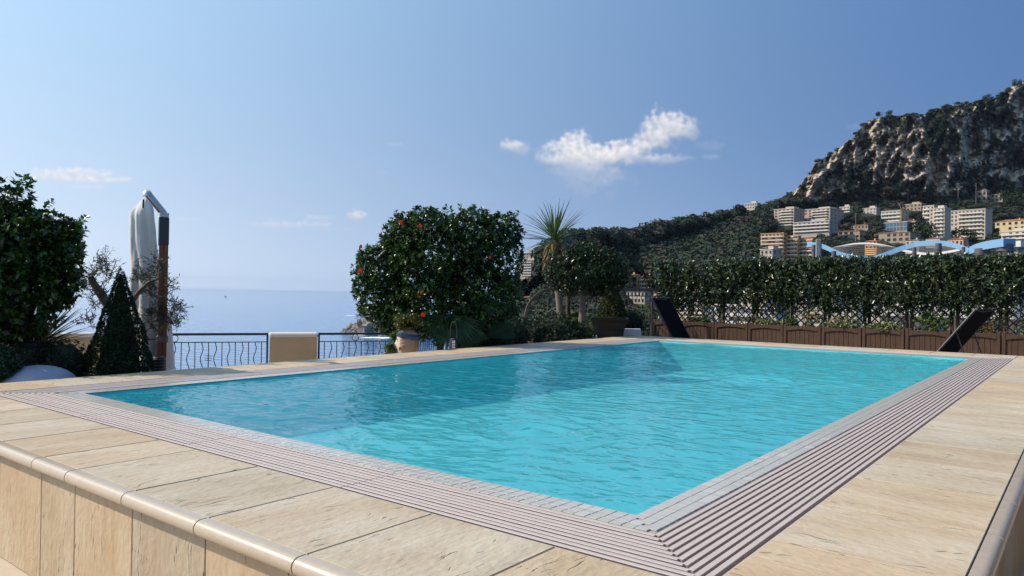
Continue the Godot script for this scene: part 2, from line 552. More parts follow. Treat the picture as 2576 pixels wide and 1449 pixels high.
func make_ground() -> void:
	# the railing's line: left parapet, the straight run behind the bush, then back towards the far deck
	rail_pts = PackedVector3Array([ground(-420, 10.2), ground(330, 11.4), ground(1030, 12.75), ground(1180, 15.6), ground(1318, 17.2), ground(1690, 17.6)])
	var poly := PackedVector2Array([Vector2(-6, -6), Vector2(16, -6)])
	for p in rail_pts:
		var q := abof(p)
		poly.append(q + q.normalized() * 0.16)
	poly.append(Vector2(-6, 17.0))
	setting("terrace", slab(poly, 0.0, 3.2), M.terrace_paving)
	var deck := PackedVector2Array([Vector2(-6, B6 + 0.1), Vector2(8.9, B6 + 0.1), Vector2(8.9, 16.6), Vector2(-6, 16.6)])
	setting("far_deck", slab(deck, 0.15, 0.146), M.terrace_paving)
	var m := MB.new()
	m.quad(Vector3(-22000, SEA, 12000), Vector3(9000, SEA, 12000), Vector3(9000, SEA, -22000), Vector3(-22000, SEA, -22000))
	setting("sea", m.done(), M.sea_water)

# ---------------------------------------------------------------- pool
func uvfill(m: MB, ax: int, ay: int, sc: float, off: Vector2, swap: bool) -> void:
	for p in m.v:
		var q := Vector2(p[ax], p[ay]) * sc
		if swap: q = Vector2(q.y, q.x)
		m.uv.append(q + off)
func make_pool() -> void:
	var mid := ab((A0 + A6) / 2, (B0 + B6) / 2, 0)
	var pool := thing("swimming_pool", "raised rectangular pool tiled in beige stone with turquoise basin", "pool", mid)
	var na := [A0, A2, 1.41, 1.98, 2.57, 3.14, 3.70, 4.09, 4.66, 5.21, 5.77, 6.35, A5, A6]
	var rb := [B2]
	var b := 2.613
	while b < B5 - 0.3:
		rb.append(b)
		b += 0.5825
	rb.append(B5)
	var kinds := []
	for k in ["stone_pale", "stone_warm", "stone_riven", "stone_pale", "stone_warm"]:
		for t in ["", "_b", "_c", "_d"]: kinds.append(k + t)
	var gap := 0.0075
	# coping tiles on the four sides
	var rows := []
	for i in na.size() - 1:
		rows.append([na[i], na[i + 1], B0, B2, false])
		rows.append([na[i], na[i + 1], B5, B6, false])
	for i in rb.size() - 1:
		rows.append([A0, A2, rb[i], rb[i + 1], true])
		rows.append([A5, A6, rb[i], rb[i + 1], true])
	rng.seed = 5
	var ti := 0
	for r in rows:
		var s := Vector3(r[1] - r[0] - gap, 0.022, r[3] - r[2] - gap)
		var m := MB.new()
		m.cbox(Transform3D(), s, 0.0025)
		uvfill(m, 0, 2, 0.95, Vector2(rng.randf(), rng.randf()), not r[4])
		var k: String = kinds[rng.randi() % kinds.size()]
		if r[4] and absf(r[2] - 3.77) < 0.1: k = "stone_riven"
		if not r[4] and absf(r[0] - 3.14) < 0.1 and r[2] == B0: k = "stone_riven"
		var o := part(pool, "coping_tile", m.done(), M[k], Transform3D(Basis(), ab((r[0] + r[1]) / 2, (r[2] + r[3]) / 2, RIM - 0.011 + rng.randf_range(-0.0008, 0.0008)) - mid))
		ti += 1
	# rounded nosing pieces along the outer edges
	for i in na.size() - 1:
		for far in [0, 1]:
			nosing_piece(pool, mid, na[i] + gap / 2, na[i + 1] - gap / 2, B0 if far == 0 else B6, far == 1, false)
	var rbn := [B0] + rb + [B6]
	for i in rbn.size() - 1:
		for far in [0, 1]:
			nosing_piece(pool, mid, rbn[i] + gap / 2, rbn[i + 1] - gap / 2, A0 if far == 0 else A6, far == 1, true)
	# upright tiles of the outside walls
	for i in na.size() - 1:
		for far in [0, 1]:
			var s := Vector3(na[i + 1] - na[i] - gap, RIM - 0.066, 0.016)
			var m := MB.new()
			m.cbox(Transform3D(), s, 0.0025)
			uvfill(m, 0, 1, 0.95, Vector2(rng.randf(), rng.randf()), true)
			part(pool, "wall_tile", m.done(), M[kinds[rng.randi() % kinds.size()]], Transform3D(Basis(), ab((na[i] + na[i + 1]) / 2, B0 - 0.002 if far == 0 else B6 + 0.002, s.y / 2 + 0.003) - mid))
	for i in rbn.size() - 1:
		for far in [0, 1]:
			var s := Vector3(0.016, RIM - 0.066, rbn[i + 1] - rbn[i] - gap)
			var m := MB.new()
			m.cbox(Transform3D(), s, 0.0025)
			uvfill(m, 2, 1, 0.95, Vector2(rng.randf(), rng.randf()), true)
			part(pool, "wall_tile", m.done(), M[kinds[rng.randi() % kinds.size()]], Transform3D(Basis(), ab(A0 - 0.002 if far == 0 else A6 + 0.002, (rbn[i] + rbn[i + 1]) / 2, s.y / 2 + 0.003) - mid))
	# masonry under the tiles, gutter, curb and basin
	var ring := func(w0: float, w1: float, top: float, bottom: float) -> ArrayMesh:
		var m := MB.new()
		var a0 := A2 + w0
		var a1 := A2 + w1
		var a2 := A5 - w1
		var a3 := A5 - w0
		var b0 := B2 + w0
		var b1 := B2 + w1
		var b2 := B5 - w1
		var b3 := B5 - w0
		var y := (top + bottom) / 2
		var h := top - bottom
		m.box(xf(ab((a0 + a3) / 2, (b0 + b1) / 2, y)), Vector3(a3 - a0, h, b1 - b0))
		m.box(xf(ab((a0 + a3) / 2, (b2 + b3) / 2, y)), Vector3(a3 - a0, h, b3 - b2))
		m.box(xf(ab((a0 + a1) / 2, (b1 + b2) / 2, y)), Vector3(a1 - a0, h, b2 - b1))
		m.box(xf(ab((a2 + a3) / 2, (b1 + b2) / 2, y)), Vector3(a3 - a2, h, b2 - b1))
		return m.done()
	wpart(pool, "masonry", ring.call(-0.573, -0.004, RIM - 0.0028, 0.0), M.grout)
	wpart(pool, "tile_edging", ring.call(-0.004, 0.002, RIM - 0.003, RIM - 0.33), M.slat_plastic)
	wpart(pool, "gutter", ring.call(-0.003, GRATE + 0.004, RIM - 0.32, 0.02), M.gutter)
	var m := MB.new()
	# basin: floor and four walls with thickness, facing inwards
	var a1 := A2 + CURB
	var a2 := A5 - CURB
	var b1 := B2 + CURB
	var b2 := B5 - CURB
	var fl := 0.1
	m.box(xf(ab((a1 + a2) / 2, (b1 + b2) / 2, fl - 0.05)), Vector3(a2 - a1 + 0.2, 0.1, b2 - b1 + 0.2))
	for sd in [[a1 - 0.05, (b1 + b2) / 2, 0.1, b2 - b1], [a2 + 0.05, (b1 + b2) / 2, 0.1, b2 - b1]]:
		m.box(xf(ab(sd[0], sd[1], (fl + RIM - 0.014) / 2)), Vector3(sd[2], RIM - 0.014 - fl, sd[3]))
	for sd in [[(a1 + a2) / 2, b1 - 0.05, a2 - a1 + 0.2, 0.1], [(a1 + a2) / 2, b2 + 0.05, a2 - a1 + 0.2, 0.1]]:
		m.box(xf(ab(sd[0], sd[1], (fl + RIM - 0.014) / 2)), Vector3(sd[2], RIM - 0.014 - fl, sd[3]))
	wpart(pool, "basin", m.done(), M.basin)
	# sloping curb under the mosaic
	m = MB.new()
	var o0 := GRATE + 0.006
	var ys := [RIM - 0.008, RIM - 0.010]
	var co := [Vector2(A2 + o0, B2 + o0), Vector2(A5 - o0, B2 + o0), Vector2(A5 - o0, B5 - o0), Vector2(A2 + o0, B5 - o0)]
	var ci := [Vector2(a1, b1), Vector2(a2, b1), Vector2(a2, b2), Vector2(a1, b2)]
	for i in 4:
		var j := (i + 1) % 4
		m.fq(ab(co[i].x, co[i].y, ys[0]), ab(co[j].x, co[j].y, ys[0]), ab(ci[j].x, ci[j].y, ys[1]), ab(ci[i].x, ci[i].y, ys[1]), Vector3.UP)
		var outw: Vector2 = (co[i] + co[j]) * 0.5 - (ci[0] + ci[2]) * 0.5
		m.fq(ab(co[i].x, co[i].y, ys[0]), ab(co[j].x, co[j].y, ys[0]), ab(co[j].x, co[j].y, RIM - 0.33), ab(co[i].x, co[i].y, RIM - 0.33), Vector3(-outw.x, 0, -outw.y))
	wpart(pool, "curb", m.done(), M.mosaic_grout)
	# mosaic: four rows of small tiles; the nearest are parts of their own
	var spots := []
	var pitch := 0.0525
	for row in 3:
		var w := o0 + 0.004 + 0.0255 + row * 0.0515
		var y := lerpf(ys[0], ys[1], (w - o0) / (CURB - o0)) + 0.0025
		var na_ := int((A5 - A2 - 2 * w) / pitch)
		for i in na_:
			var a := A2 + w + (i + 0.5) * (A5 - A2 - 2 * w) / na_
			spots.append([ab(a, B2 + w, y), 0, row])
			spots.append([ab(a, B5 - w, y), 2, row])
		var nb_ := int((B5 - B2 - 2 * w) / pitch)
		for i in nb_:
			var bb := B2 + w + (i + 0.5) * (B5 - B2 - 2 * w) / nb_
			spots.append([ab(A2 + w, bb, y), 1, row])
			spots.append([ab(A5 - w, bb, y), 3, row])
	spots.sort_custom(func(p, q): return p[0].distance_squared_to(Vector3(0, EYE, 0)) < q[0].distance_squared_to(Vector3(0, EYE, 0)))
	var slope := atan2(ys[0] - ys[1], CURB - o0)
	var tm := MB.new()
	tm.cbox(Transform3D(), Vector3(0.0495, 0.005, 0.0488), 0.001)
	var tmesh := tm.done()
	var rest := MB.new()
	for i in spots.size():
		var s: Array = spots[i]
		# lies along its side, sloping down towards the basin
		var turn: float = [0.0, PI / 2, PI, -PI / 2][s[1]]
		var bs := Basis(Vector3.UP, turn) * Basis(Vector3.RIGHT, -slope)
		var t := Transform3D(bs * Basis(Vector3.UP, rng.randf_range(-0.015, 0.015)), s[0] + Vector3(0, rng.randf_range(-0.0006, 0.0006), 0))
		if i < 300:
			t.origin -= mid
			part(pool, "mosaic_tile", tmesh, M.mosaic if rng.randf() < 0.12 else M.mosaic_grey, t)
		else:
			rest.box(t, Vector3(0.0495, 0.005, 0.0488))
	var rs := wpart(pool, "mosaic_band", rest.done(), M.mosaic_grey)
	tag(rs, "", "", "", "stuff")
	make_gratings()
	make_water()

func nosing_piece(pool: Node3D, mid: Vector3, s0: float, s1: float, line: float, far: bool, along_b: bool) -> void:
	var m := MB.new()
	var prof := PackedVector2Array([Vector2(0.0015, 0.0005)])
	for i in 13:
		var an := PI / 2 - PI * i / 12.0
		prof.append(Vector2(0.028 + 0.030 * cos(an), -0.030 + 0.030 * sin(an)))
	prof.append(Vector2(0.0, -0.060))
	var sg := 1.0 if far else -1.0
	var ends := [s0, s1]
	# corners: the pieces along A run on past the corner so that no hole is left
	if not along_b:
		if s0 < A0 + 0.05: ends[0] = A0 - 0.058
		if s1 > A6 - 0.05: ends[1] = A6 + 0.058
	var place := func(s: float, q: Vector2) -> Vector3:
		var w := line + sg * q.x
		return (ab(w, s, RIM + q.y) if along_b else ab(s, w, RIM + q.y)) - mid
	var out0 := (Vector3(-1, 0, 0) if along_b else Vector3(0, 0, -1)) * sg
	var k := m.v.size()
	for i in prof.size():
		var tg := prof[mini(i + 1, prof.size() - 1)] - prof[maxi(i - 1, 0)]
		var nn := out0 * -tg.y + Vector3.UP * tg.x
		nn = nn.normalized()
		for e in 2:
			m.v.append(place.call(ends[e], prof[i]))
			m.n.append(nn)
	for i in prof.size() - 1:
		var q := k + i * 2
		var a: Vector3 = m.v[q]
		var nf := (m.v[q + 1] - a).cross(m.v[q + 2] - a)
		if nf.dot(m.n[q]) > 0:
			m.ix.append_array([q, q + 2, q + 1, q + 1, q + 2, q + 3])
		else:
			m.ix.append_array([q, q + 1, q + 2, q + 1, q + 3, q + 2])
	for e in 2:
		var axis: Vector3 = (place.call(ends[e], Vector2.ZERO) as Vector3) - place.call(ends[1 - e], Vector2.ZERO)
		for i in range(1, prof.size() - 1):
			m.ft(place.call(ends[e], prof[0]), place.call(ends[e], prof[i]), place.call(ends[e], prof[i + 1]), axis)
	part(pool, "nosing_piece", m.done(), M.nosing_glaze)

func make_gratings() -> void:
	var sides := [
		["near", [A2, 2.55, 3.877, 5.2, A5], "pale pinkish grating above the upright wall tiles, %s from the corner by the dome"],
		["far", [A2, 2.55, 3.877, 5.2, A5], "pale grating along the wooden planters, %s from the corner by the slanted lounger"],
		["right", [B2, 3.59, 5.235, 6.88, 8.52, 10.17, 11.6, B5], "mauve grating with wide gaps, %s from the corner by the slanted lounger"],
		["left", [B2, 3.82, 5.6, 7.5, 9.3, 11.1, B5], "mauve grating on the railing side of the pool, %s from the corner by the dome"]]
	var nth := ["first", "second", "third", "fourth", "fifth", "sixth", "seventh"]
	for sd in sides:
		var cuts: Array = sd[1]
		for i in cuts.size() - 1:
			var s0: float = cuts[i]
			var s1: float = cuts[i + 1]
			var along_b: bool = sd[0] in ["right", "left"]
			var smid := (s0 + s1) / 2
			var wmid := GRATE / 2
			var place := func(s: float, w: float, y: float) -> Vector3:
				match sd[0]:
					"near": return ab(s, B2 + w, y)
					"far": return ab(s, B5 - w, y)
					"right": return ab(A2 + w, s, y)
				return ab(A5 - w, s, y)
			var base: Vector3 = place.call(smid, wmid, RIM - 0.03)
			var order := i if sd[0] in ["far", "left"] else cuts.size() - 2 - i
			var g := thing("gutter_grating", (sd[2] as String) % nth[order], "grating", base, "gratings along the pool, %s side" % {"near": "tiled wall", "far": "planter", "right": "lounger", "left": "railing"}[sd[0]])
			for k in 10:
				var w := 0.012 + (k + 0.5) * (GRATE - 0.012) / 10.0
				var e0 := s0 + 0.0015
				var e1 := s1 - 0.0015
				# mitred corners
				if i == 0: e0 = s0 + w + 0.004
				if i == cuts.size() - 2: e1 = s1 - w - 0.004
				var m := MB.new()
				var sz := Vector3(0.0218, 0.026, e1 - e0) if along_b else Vector3(e1 - e0, 0.026, 0.0218)
				m.cbox(Transform3D(), Vector3(sz.x, 0.0035, sz.z), 0.001)
				m.box(xf(Vector3(0, -0.0145, 0)), Vector3(0.013 if along_b else sz.x - 0.002, 0.026, sz.z - 0.002 if along_b else 0.013))
				part(g, "slat", m.done(), M.slat_plastic, Transform3D(Basis(), place.call((e0 + e1) / 2, w, RIM - 0.003 + rng.randf_range(-0.0008, 0.0008)) - base))
			var q := s0 + 0.06
			while q < s1 - 0.03:
				var e := clampf(minf(q - s0 if i == 0 else 9.0, s1 - q if i == cuts.size() - 2 else 9.0), 0.0, GRATE)
				if e > 0.08:
					var m := MB.new()
					var w0 := 0.0 if e >= GRATE else 0.0
					var p0: Vector3 = place.call(q, w0 + 0.006, RIM - 0.019) - base
					var p1: Vector3 = place.call(q, minf(GRATE - 0.006, e), RIM - 0.019) - base
					m.tube(PackedVector3Array([p0, p1]), PackedFloat32Array([0.006, 0.006]), 6)
					part(g, "rod", m.done(), M.slat_plastic)
				q += 0.135

func make_water() -> void:
	var w0 := CURB - 0.01
	var a0 := A2 + w0
	var a1 := A5 - w0
	var b0 := B2 + w0
	var b1 := B5 - w0
	var nx := 130
	var nzc := 250
	var n1 := noise(3, 0.55, 2)
	var n2 := noise(4, 1.7, 3)
	var n3 := noise(6, 5.0, 2)
	var jets := [abof(rimpoint(1340, 1075)), abof(rimpoint(1885, 950)), abof(rimpoint(760, 1010)), abof(rimpoint(1650, 900))]
	var H := PackedFloat32Array()
	H.resize((nx + 1) * (nzc + 1))
	for j in nzc + 1:
		for i in nx + 1:
			var a := lerpf(a0, a1, float(i) / nx)
			var b := lerpf(b0, b1, float(j) / nzc)
			var q := Vector2(a, b)
			var y := 0.008 * n1.get_noise_2d(a, b * 1.3) + 0.012 * n2.get_noise_2d(a * 0.8 + 3.0, b * 1.25) + 0.0028 * n3.get_noise_2d(a * 0.9, b * 1.3)
			for k in 4:
				var d: float = q.distance_to(jets[k])
				var am: float = [0.018, 0.016, 0.007, 0.006][k]
				if d < 1.6:
					y += am * exp(-d * 2.6) * sin(d * 34.0 + 2.0 * n2.get_noise_2d(a * 2.0, b * 2.0)) + am * 0.9 * exp(-d * d * 30.0) * n3.get_noise_2d(a * 2.0, b * 2.0)
			H[j * (nx + 1) + i] = y
	var m := MB.new()
	for j in nzc + 1:
		for i in nx + 1:
			var a := lerpf(a0, a1, float(i) / nx)
			var b := lerpf(b0, b1, float(j) / nzc)
			m.v.append(ab(a, b, RIM - 0.026 + H[j * (nx + 1) + i]))
			var dx := H[j * (nx + 1) + mini(i + 1, nx)] - H[j * (nx + 1) + maxi(i - 1, 0)]
			var dz := H[mini(j + 1, nzc) * (nx + 1) + i] - H[maxi(j - 1, 0) * (nx + 1) + i]
			m.n.append(Vector3(dx / (2.0 * (a1 - a0) / nx), 1.0, dz / (2.0 * (b1 - b0) / nzc)).normalized())
			m.uv.append(Vector2(float(i) / nx, float(j) / nzc))
	for j in nzc:
		for i in nx:
			var q := j * (nx + 1) + i
			m.ix.append_array([q, q + 1, q + nx + 1, q + 1, q + nx + 2, q + nx + 1])
	# order so that the front looks up
	if (m.v[1] - m.v[0]).cross(m.v[nx + 1] - m.v[0]).y > 0:
		m.ix.reverse()
	setting("pool_water", m.done(), M.pool_water)
func rimpoint(px: float, py: float) -> Vector3:
	var d := at(px, py, 1.0) - cam_t.origin
	return cam_t.origin + d * ((EYE - RIM) / -d.y)

# ---------------------------------------------------------------- foliage
func rdir() -> Vector3:
	var y := rng.randf_range(-1, 1)
	var an := rng.randf() * TAU
	var r := sqrt(1.0 - y * y)
	return Vector3(cos(an) * r, y, sin(an) * r)
func shade_pick(cols: Array) -> Color:
	var a: Color = cols[rng.randi() % cols.size()]
	var k := rng.randf_range(0.72, 1.25)
	return Color(a.r * k, a.g * k, a.b * k)
func sprig(m: MB, p: Vector3, out: Vector3, n: int, L: float, W: float, cols: Array) -> void:
	var twist := rng.randf() * TAU
	var u := out.cross(Vector3(0.2, 1, 0.1)).normalized()
	var w := out.cross(u)
	for i in n:
		var an := twist + i * 2.4
		var d := (out * rng.randf_range(0.25, 0.9) + (u * cos(an) + w * sin(an)) * rng.randf_range(0.6, 1.0)).normalized()
		var up := (Vector3.UP * 0.8 + out * 0.6 + rdir() * 0.5).normalized()
		var s := rng.randf_range(0.7, 1.15)
		m.leaf(p + out * L * 0.35 * (float(i) / n - 0.5), d, up, L * s, W * s, shade_pick(cols))
# a crown: ellipsoids [centre, radii] filled with sprigs, most of them near the skin
func crown(m: MB, els: Array, sprigs: int, per: int, L: float, W: float, cols: Array, lump := 0.14, depth := 0.55, lf := 2.2) -> void:
	var wsum := 0.0
	for e in els: wsum += pow(e[1].x * e[1].y * e[1].z, 0.667)
	nz.frequency = lf
	for e in els:
		var c: Vector3 = e[0]
		var r: Vector3 = e[1]
		var cnt := int(sprigs * pow(r.x * r.y * r.z, 0.667) / wsum)
		for i in cnt:
			var d := rdir()
			var k := 1.0 - depth * pow(rng.randf(), 1.6)
			var p := c + d * r * k
			var bump := nz.get_noise_3dv(p)
			p = c + d * r * k * (1.0 + lump * bump * 2.0)
			var inside := false
			for f in els:
				if f == e: continue
				if ((p - f[0]) / f[1]).length() < 0.55: inside = true
			if inside and rng.randf() < 0.8: continue
			var out := (d / r).normalized()
			sprig(m, p, (out + rdir() * 0.5 + Vector3.UP * 0.25).normalized(), per, L, W, cols)
func ell(px: float, py: float, d: float, rx: float, ry: float, rz := 0.0) -> Array:
	var a := rx / F * d
	return [at(px, py, d), Vector3(a, ry / F * d, a if rz == 0.0 else rz)]
func limb(m: MB, a: Vector3, b: Vector3, r0: float, r1: float, wob := 0.1, seg := 5) -> void:
	var p := PackedVector3Array()
	var r := PackedFloat32Array()
	for i in seg + 1:
		var f := float(i) / seg
		var q := a.lerp(b, f)
		if i > 0 and i < seg: q += rdir() * wob * a.distance_to(b) * 0.3
		p.append(q)
		r.append(lerpf(r0, r1, f))
	m.tube(p, r, 7)
const GREEN := [Color(0.02, 0.048, 0.011), Color(0.034, 0.075, 0.013), Color(0.015, 0.038, 0.011), Color(0.055, 0.10, 0.016)]
const DARK := [Color(0.012, 0.030, 0.012), Color(0.018, 0.042, 0.014), Color(0.010, 0.024, 0.010)]
const IVY := [Color(0.036, 0.06, 0.022), Color(0.055, 0.085, 0.032), Color(0.024, 0.044, 0.018), Color(0.085, 0.10, 0.045), Color(0.06, 0.08, 0.045)]

func cone_bush(label: String, base: Vector3, r: float, h: float, n: int, cols: Array, L := 0.026) -> void:
	var o := thing("cone_topiary", label, "topiary", base, "clipped cone shrubs")
	var m := MB.new()
	nz.frequency = 3.0
	for i in n:
		var f := 1.0 - sqrt(rng.randf())
		var an := rng.randf() * TAU
		var prof := sin(minf(1.0, (1.0 - f) * 1.08) * PI / 2) * (1.0 - f * 0.25)
		prof = lerpf(1.0 - f, prof, 0.55)
		var d := Vector3(cos(an), 0.35, sin(an)).normalized()
		var p := Vector3(cos(an) * r * prof, f * h, sin(an) * r * prof)
		var b := nz.get_noise_3dv(p + base)
		p.x *= (1.0 + 0.16 * b - 0.12 * pow(rng.randf(), 2.0)); p.z *= (1.0 + 0.16 * b - 0.12 * pow(rng.randf(), 2.0))
		sprig(m, p, (d + rdir() * 0.6).normalized(), 4, L, L * 0.6, cols)
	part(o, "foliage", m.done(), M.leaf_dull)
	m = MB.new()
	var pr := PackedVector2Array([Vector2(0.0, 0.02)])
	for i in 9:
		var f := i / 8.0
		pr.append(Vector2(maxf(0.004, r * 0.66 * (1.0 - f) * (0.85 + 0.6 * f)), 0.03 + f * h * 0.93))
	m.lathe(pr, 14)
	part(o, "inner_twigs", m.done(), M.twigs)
	m = MB.new()
	m.tube(PackedVector3Array([Vector3(0, -0.3, 0), Vector3(0, h * 0.5, 0)]), PackedFloat32Array([0.03, 0.02]), 7)
	part(o, "stem", m.done(), M.bark_dark)
	planter_pot(o, -base.y + 0.0, 0.05, r * 0.75)
func planter_pot(o: Node3D, y0: float, y1: float, r: float) -> void:
	if y1 - y0 < 0.1: return
	var m := MB.new()
	m.lathe(PackedVector2Array([Vector2(0.01, y0 + 0.01), Vector2(r * 0.72, y0 + 0.01), Vector2(r * 0.98, y1 - 0.05), Vector2(r * 1.06, y1 - 0.05), Vector2(r * 1.06, y1), Vector2(r * 0.9, y1), Vector2(r * 0.85, y1 - 0.04), Vector2(0.01, y1 - 0.04)]), 20)
	part(o, "pot", m.done(), M.terracotta)
func mound(label: String, els: Array, sprigs: int, per: int, L: float, W: float, cols: Array, leafm: Material, called := "shrub", group := "low clipped shrubs") -> Node3D:
	var base: Vector3 = els[0][0]
	var lowest := 99.0
	for e in els: lowest = minf(lowest, e[0].y - e[1].y)
	base.y = 0.0
	var o := thing(called, label, "shrub", base, group)
	var m := MB.new()
	crown(m, els, sprigs, per, L, W, cols, 0.1, 0.35, 3.0)
	wpart(o, "foliage", m.done(), leafm)
	m = MB.new()
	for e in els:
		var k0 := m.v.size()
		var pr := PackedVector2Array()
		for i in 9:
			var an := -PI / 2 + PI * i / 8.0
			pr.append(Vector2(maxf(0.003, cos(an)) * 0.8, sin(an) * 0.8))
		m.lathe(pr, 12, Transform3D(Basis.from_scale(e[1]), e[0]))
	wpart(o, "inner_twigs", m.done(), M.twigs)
	m = MB.new()
	for e in els:
		m.tube(PackedVector3Array([Vector3(e[0].x, 0.0, e[0].z), e[0]]), PackedFloat32Array([0.025, 0.015]), 6)
	wpart(o, "stem", m.done(), M.bark_dark)
	return o

func make_plants() -> void:
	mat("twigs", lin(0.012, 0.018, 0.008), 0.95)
	mat("terracotta", lin(0.20, 0.085, 0.045), 0.85)
	rng.seed = 77
	# --- the tall dark tree by the left edge
	var d := 7.7
	var o := thing("leafy_tree", "tall dark-leaved tree overhanging the sword-leaved agave", "tree", ground(62, d))
	var m := MB.new()
	crown(m, [ell(20, 560, d, 70, 112), ell(-60, 620, d, 130, 150), ell(60, 650, d, 105, 120), ell(120, 590, d, 66, 62), ell(165, 615, d, 42, 48), ell(150, 690, d, 58, 75), ell(30, 770, d, 100, 85), ell(-70, 780, d, 140, 120), ell(135, 745, d, 40, 40), ell(-230, 640, d - 0.2, 150, 160), ell(-260, 800, d - 0.3, 130, 120)], 6400, 6, 0.072, 0.042, GREEN, 0.2, 0.7, 2.6)
	# loose shoots that stick out on the sea side
	for q in [[205, 575, -0.2], [212, 560, 0.3], [200, 620, 0.0], [190, 640, -0.3], [85, 470, 0.6], [130, 520, 0.5], [70, 462, 0.7], [196, 585, 0.1]]:
		var p0 := at(q[0] - 22, q[1] + 10, d)
		var dr := (cam_t.basis * Vector3(0.8, 0.35 + q[2], 0.1)).normalized()
		for k in 6:
			sprig(m, p0 + dr * 0.028 * k, (dr + rdir() * 0.4).normalized(), 3, 0.065, 0.04, [Color(0.09, 0.20, 0.03), Color(0.06, 0.15, 0.025)])
	wpart(o, "crown", m.done(), M.leaf_glossy)
	m = MB.new()
	limb(m, ground(62, d), at(58, 800, d), 0.06, 0.05, 0.05)
	limb(m, at(58, 800, d), at(-20, 640, d), 0.045, 0.015, 0.25)
	limb(m, at(58, 800, d), at(90, 640, d), 0.04, 0.012, 0.25)
	limb(m, at(58, 780, d), at(30, 520, d), 0.035, 0.01, 0.25)
	wpart(o, "trunk", m.done(), M.bark_dark)
	# --- sword-leaved plant behind it
	d = 8.4
	var hub := at(92, 872, d)
	o = thing("agave", "dark spiky plant with long sword leaves fanned against the sea", "agave", ground(92, d))
	for i in 46:
		var sx := rng.randf_range(-0.3, 1.5)
		var dir := (cam_t.basis * Vector3(sx, rng.randf_range(0.1, 1.1), rng.randf_range(-0.4, 0.4))).normalized()
		m = MB.new()
		m.blade(hub + dir * 0.03, dir, Vector3.UP if dir.y < 0.9 else Vector3.RIGHT, rng.randf_range(0.5, 0.72), 0.036, rng.randf_range(0.0, 0.2), Color(0.022, 0.035, 0.018))
		wpart(o, "leaf", m.done(), M.leaf_dull)
	m = MB.new()
	limb(m, ground(92, d), hub, 0.06, 0.06, 0.02)
	wpart(o, "stem", m.done(), M.bark_dark)
	# --- shrubs below
	mound("wide dark clipped shrub under the sword-leaved agave, behind the pale dome", [ell(70, 905, 7.7, 95, 60), ell(160, 915, 7.7, 60, 62), ell(0, 915, 7.7, 60, 60)], 2300, 4, 0.03, 0.017, DARK, M.leaf_dull)
	mound("small dark green shrub touching the pale dome's rim", [ell(-8, 935, 6.95, 50, 62)], 1100, 4, 0.036, 0.018, [Color(0.018, 0.05, 0.03), Color(0.025, 0.065, 0.03)], M.leaf_dull)
	# --- clipped cones
	cone_bush("dark clipped cone shrub in front of the closed parasol", ground(303, 7.95, 0.16), 0.43, 1.53, 7000, [Color(0.016, 0.036, 0.012), Color(0.024, 0.05, 0.014), Color(0.012, 0.026, 0.010)])
	cone_bush("slim dark clipped cone beside the dark round shrub", ground(1284, 14.0, 0.25), 0.36, 1.24, 3600, DARK, 0.034)
	cone_bush("clipped cone shrub with yellowish tips behind the round-headed tree", ground(1540, 16.2, 0.60), 0.47, 1.16, 3800, [Color(0.035, 0.055, 0.014), Color(0.06, 0.07, 0.018), Color(0.022, 0.04, 0.012)], 0.036)
	# --- olive with a twisted trunk
	d = 8.7
	o = thing("olive_tree", "small olive tree with twisted trunk and thin grey leaves behind the cone", "tree", ground(318, d))
	m = MB.new()
	var tp := PackedVector3Array([ground(322, d), at(318, 880, d), at(302, 800, d), at(270, 765, d), at(250, 735, d), at(232, 708, d), at(228, 696, d)])
	m.tube(tp, PackedFloat32Array([0.075, 0.065, 0.06, 0.055, 0.05, 0.042, 0.035]), 8)
	limb(m, at(302, 800, d), at(400, 700, d), 0.045, 0.015, 0.3)
	limb(m, at(375, 735, d), at(440, 760, d), 0.02, 0.008, 0.2)
	wpart(o, "trunk", m.done(), M.bark_grey)
	m = MB.new()
	var ends := [[232, 690, 0.9], [255, 660, 1.0], [215, 720, 0.7], [275, 690, 0.8], [245, 770, 0.6], [222, 810, 0.6], [372, 690, 0.8], [400, 670, 0.9], [385, 730, 1.0], [430, 720, 0.6], [445, 770, 0.9], [430, 800, 0.9], [400, 780, 0.9], [378, 790, 0.8], [345, 700, 0.7], [440, 810, 0.6], [390, 815, 0.7], [260, 740, 0.6]]
	for e in ends:
		var c := at(e[0], e[1], d + rng.randf_range(-0.2, 0.2))
		for t in int(26 * e[2]):
			var dr := (rdir() + Vector3(0, 0.35, 0)).normalized()
			var p0 := c + rdir() * 0.05
			var ln := rng.randf_range(0.08, 0.2)
			m.tube(PackedVector3Array([p0, p0 + dr * ln * 0.5, p0 + dr * ln]), PackedFloat32Array([0.004, 0.003, 0.0015]), 4, false)
			while m.c.size() < m.v.size(): m.c.append(Color(0.06, 0.05, 0.04))
			for k in 8:
				var f := (k + 1) / 8.0
				m.leaf(p0 + dr * ln * f, (dr * 0.6 + rdir()).normalized(), (Vector3.UP + rdir()).normalized(), rng.randf_range(0.035, 0.055), 0.011, shade_pick([Color(0.075, 0.09, 0.05), Color(0.10, 0.115, 0.075), Color(0.05, 0.065, 0.035)]))
	wpart(o, "foliage", m.done(), M.leaf_dull)
	# --- hibiscus
	d = 12.2
	o = thing("hibiscus_tree", "big rounded hibiscus tree dotted with red flowers, open to the sea", "tree", ground(1110, d))
	m = MB.new()
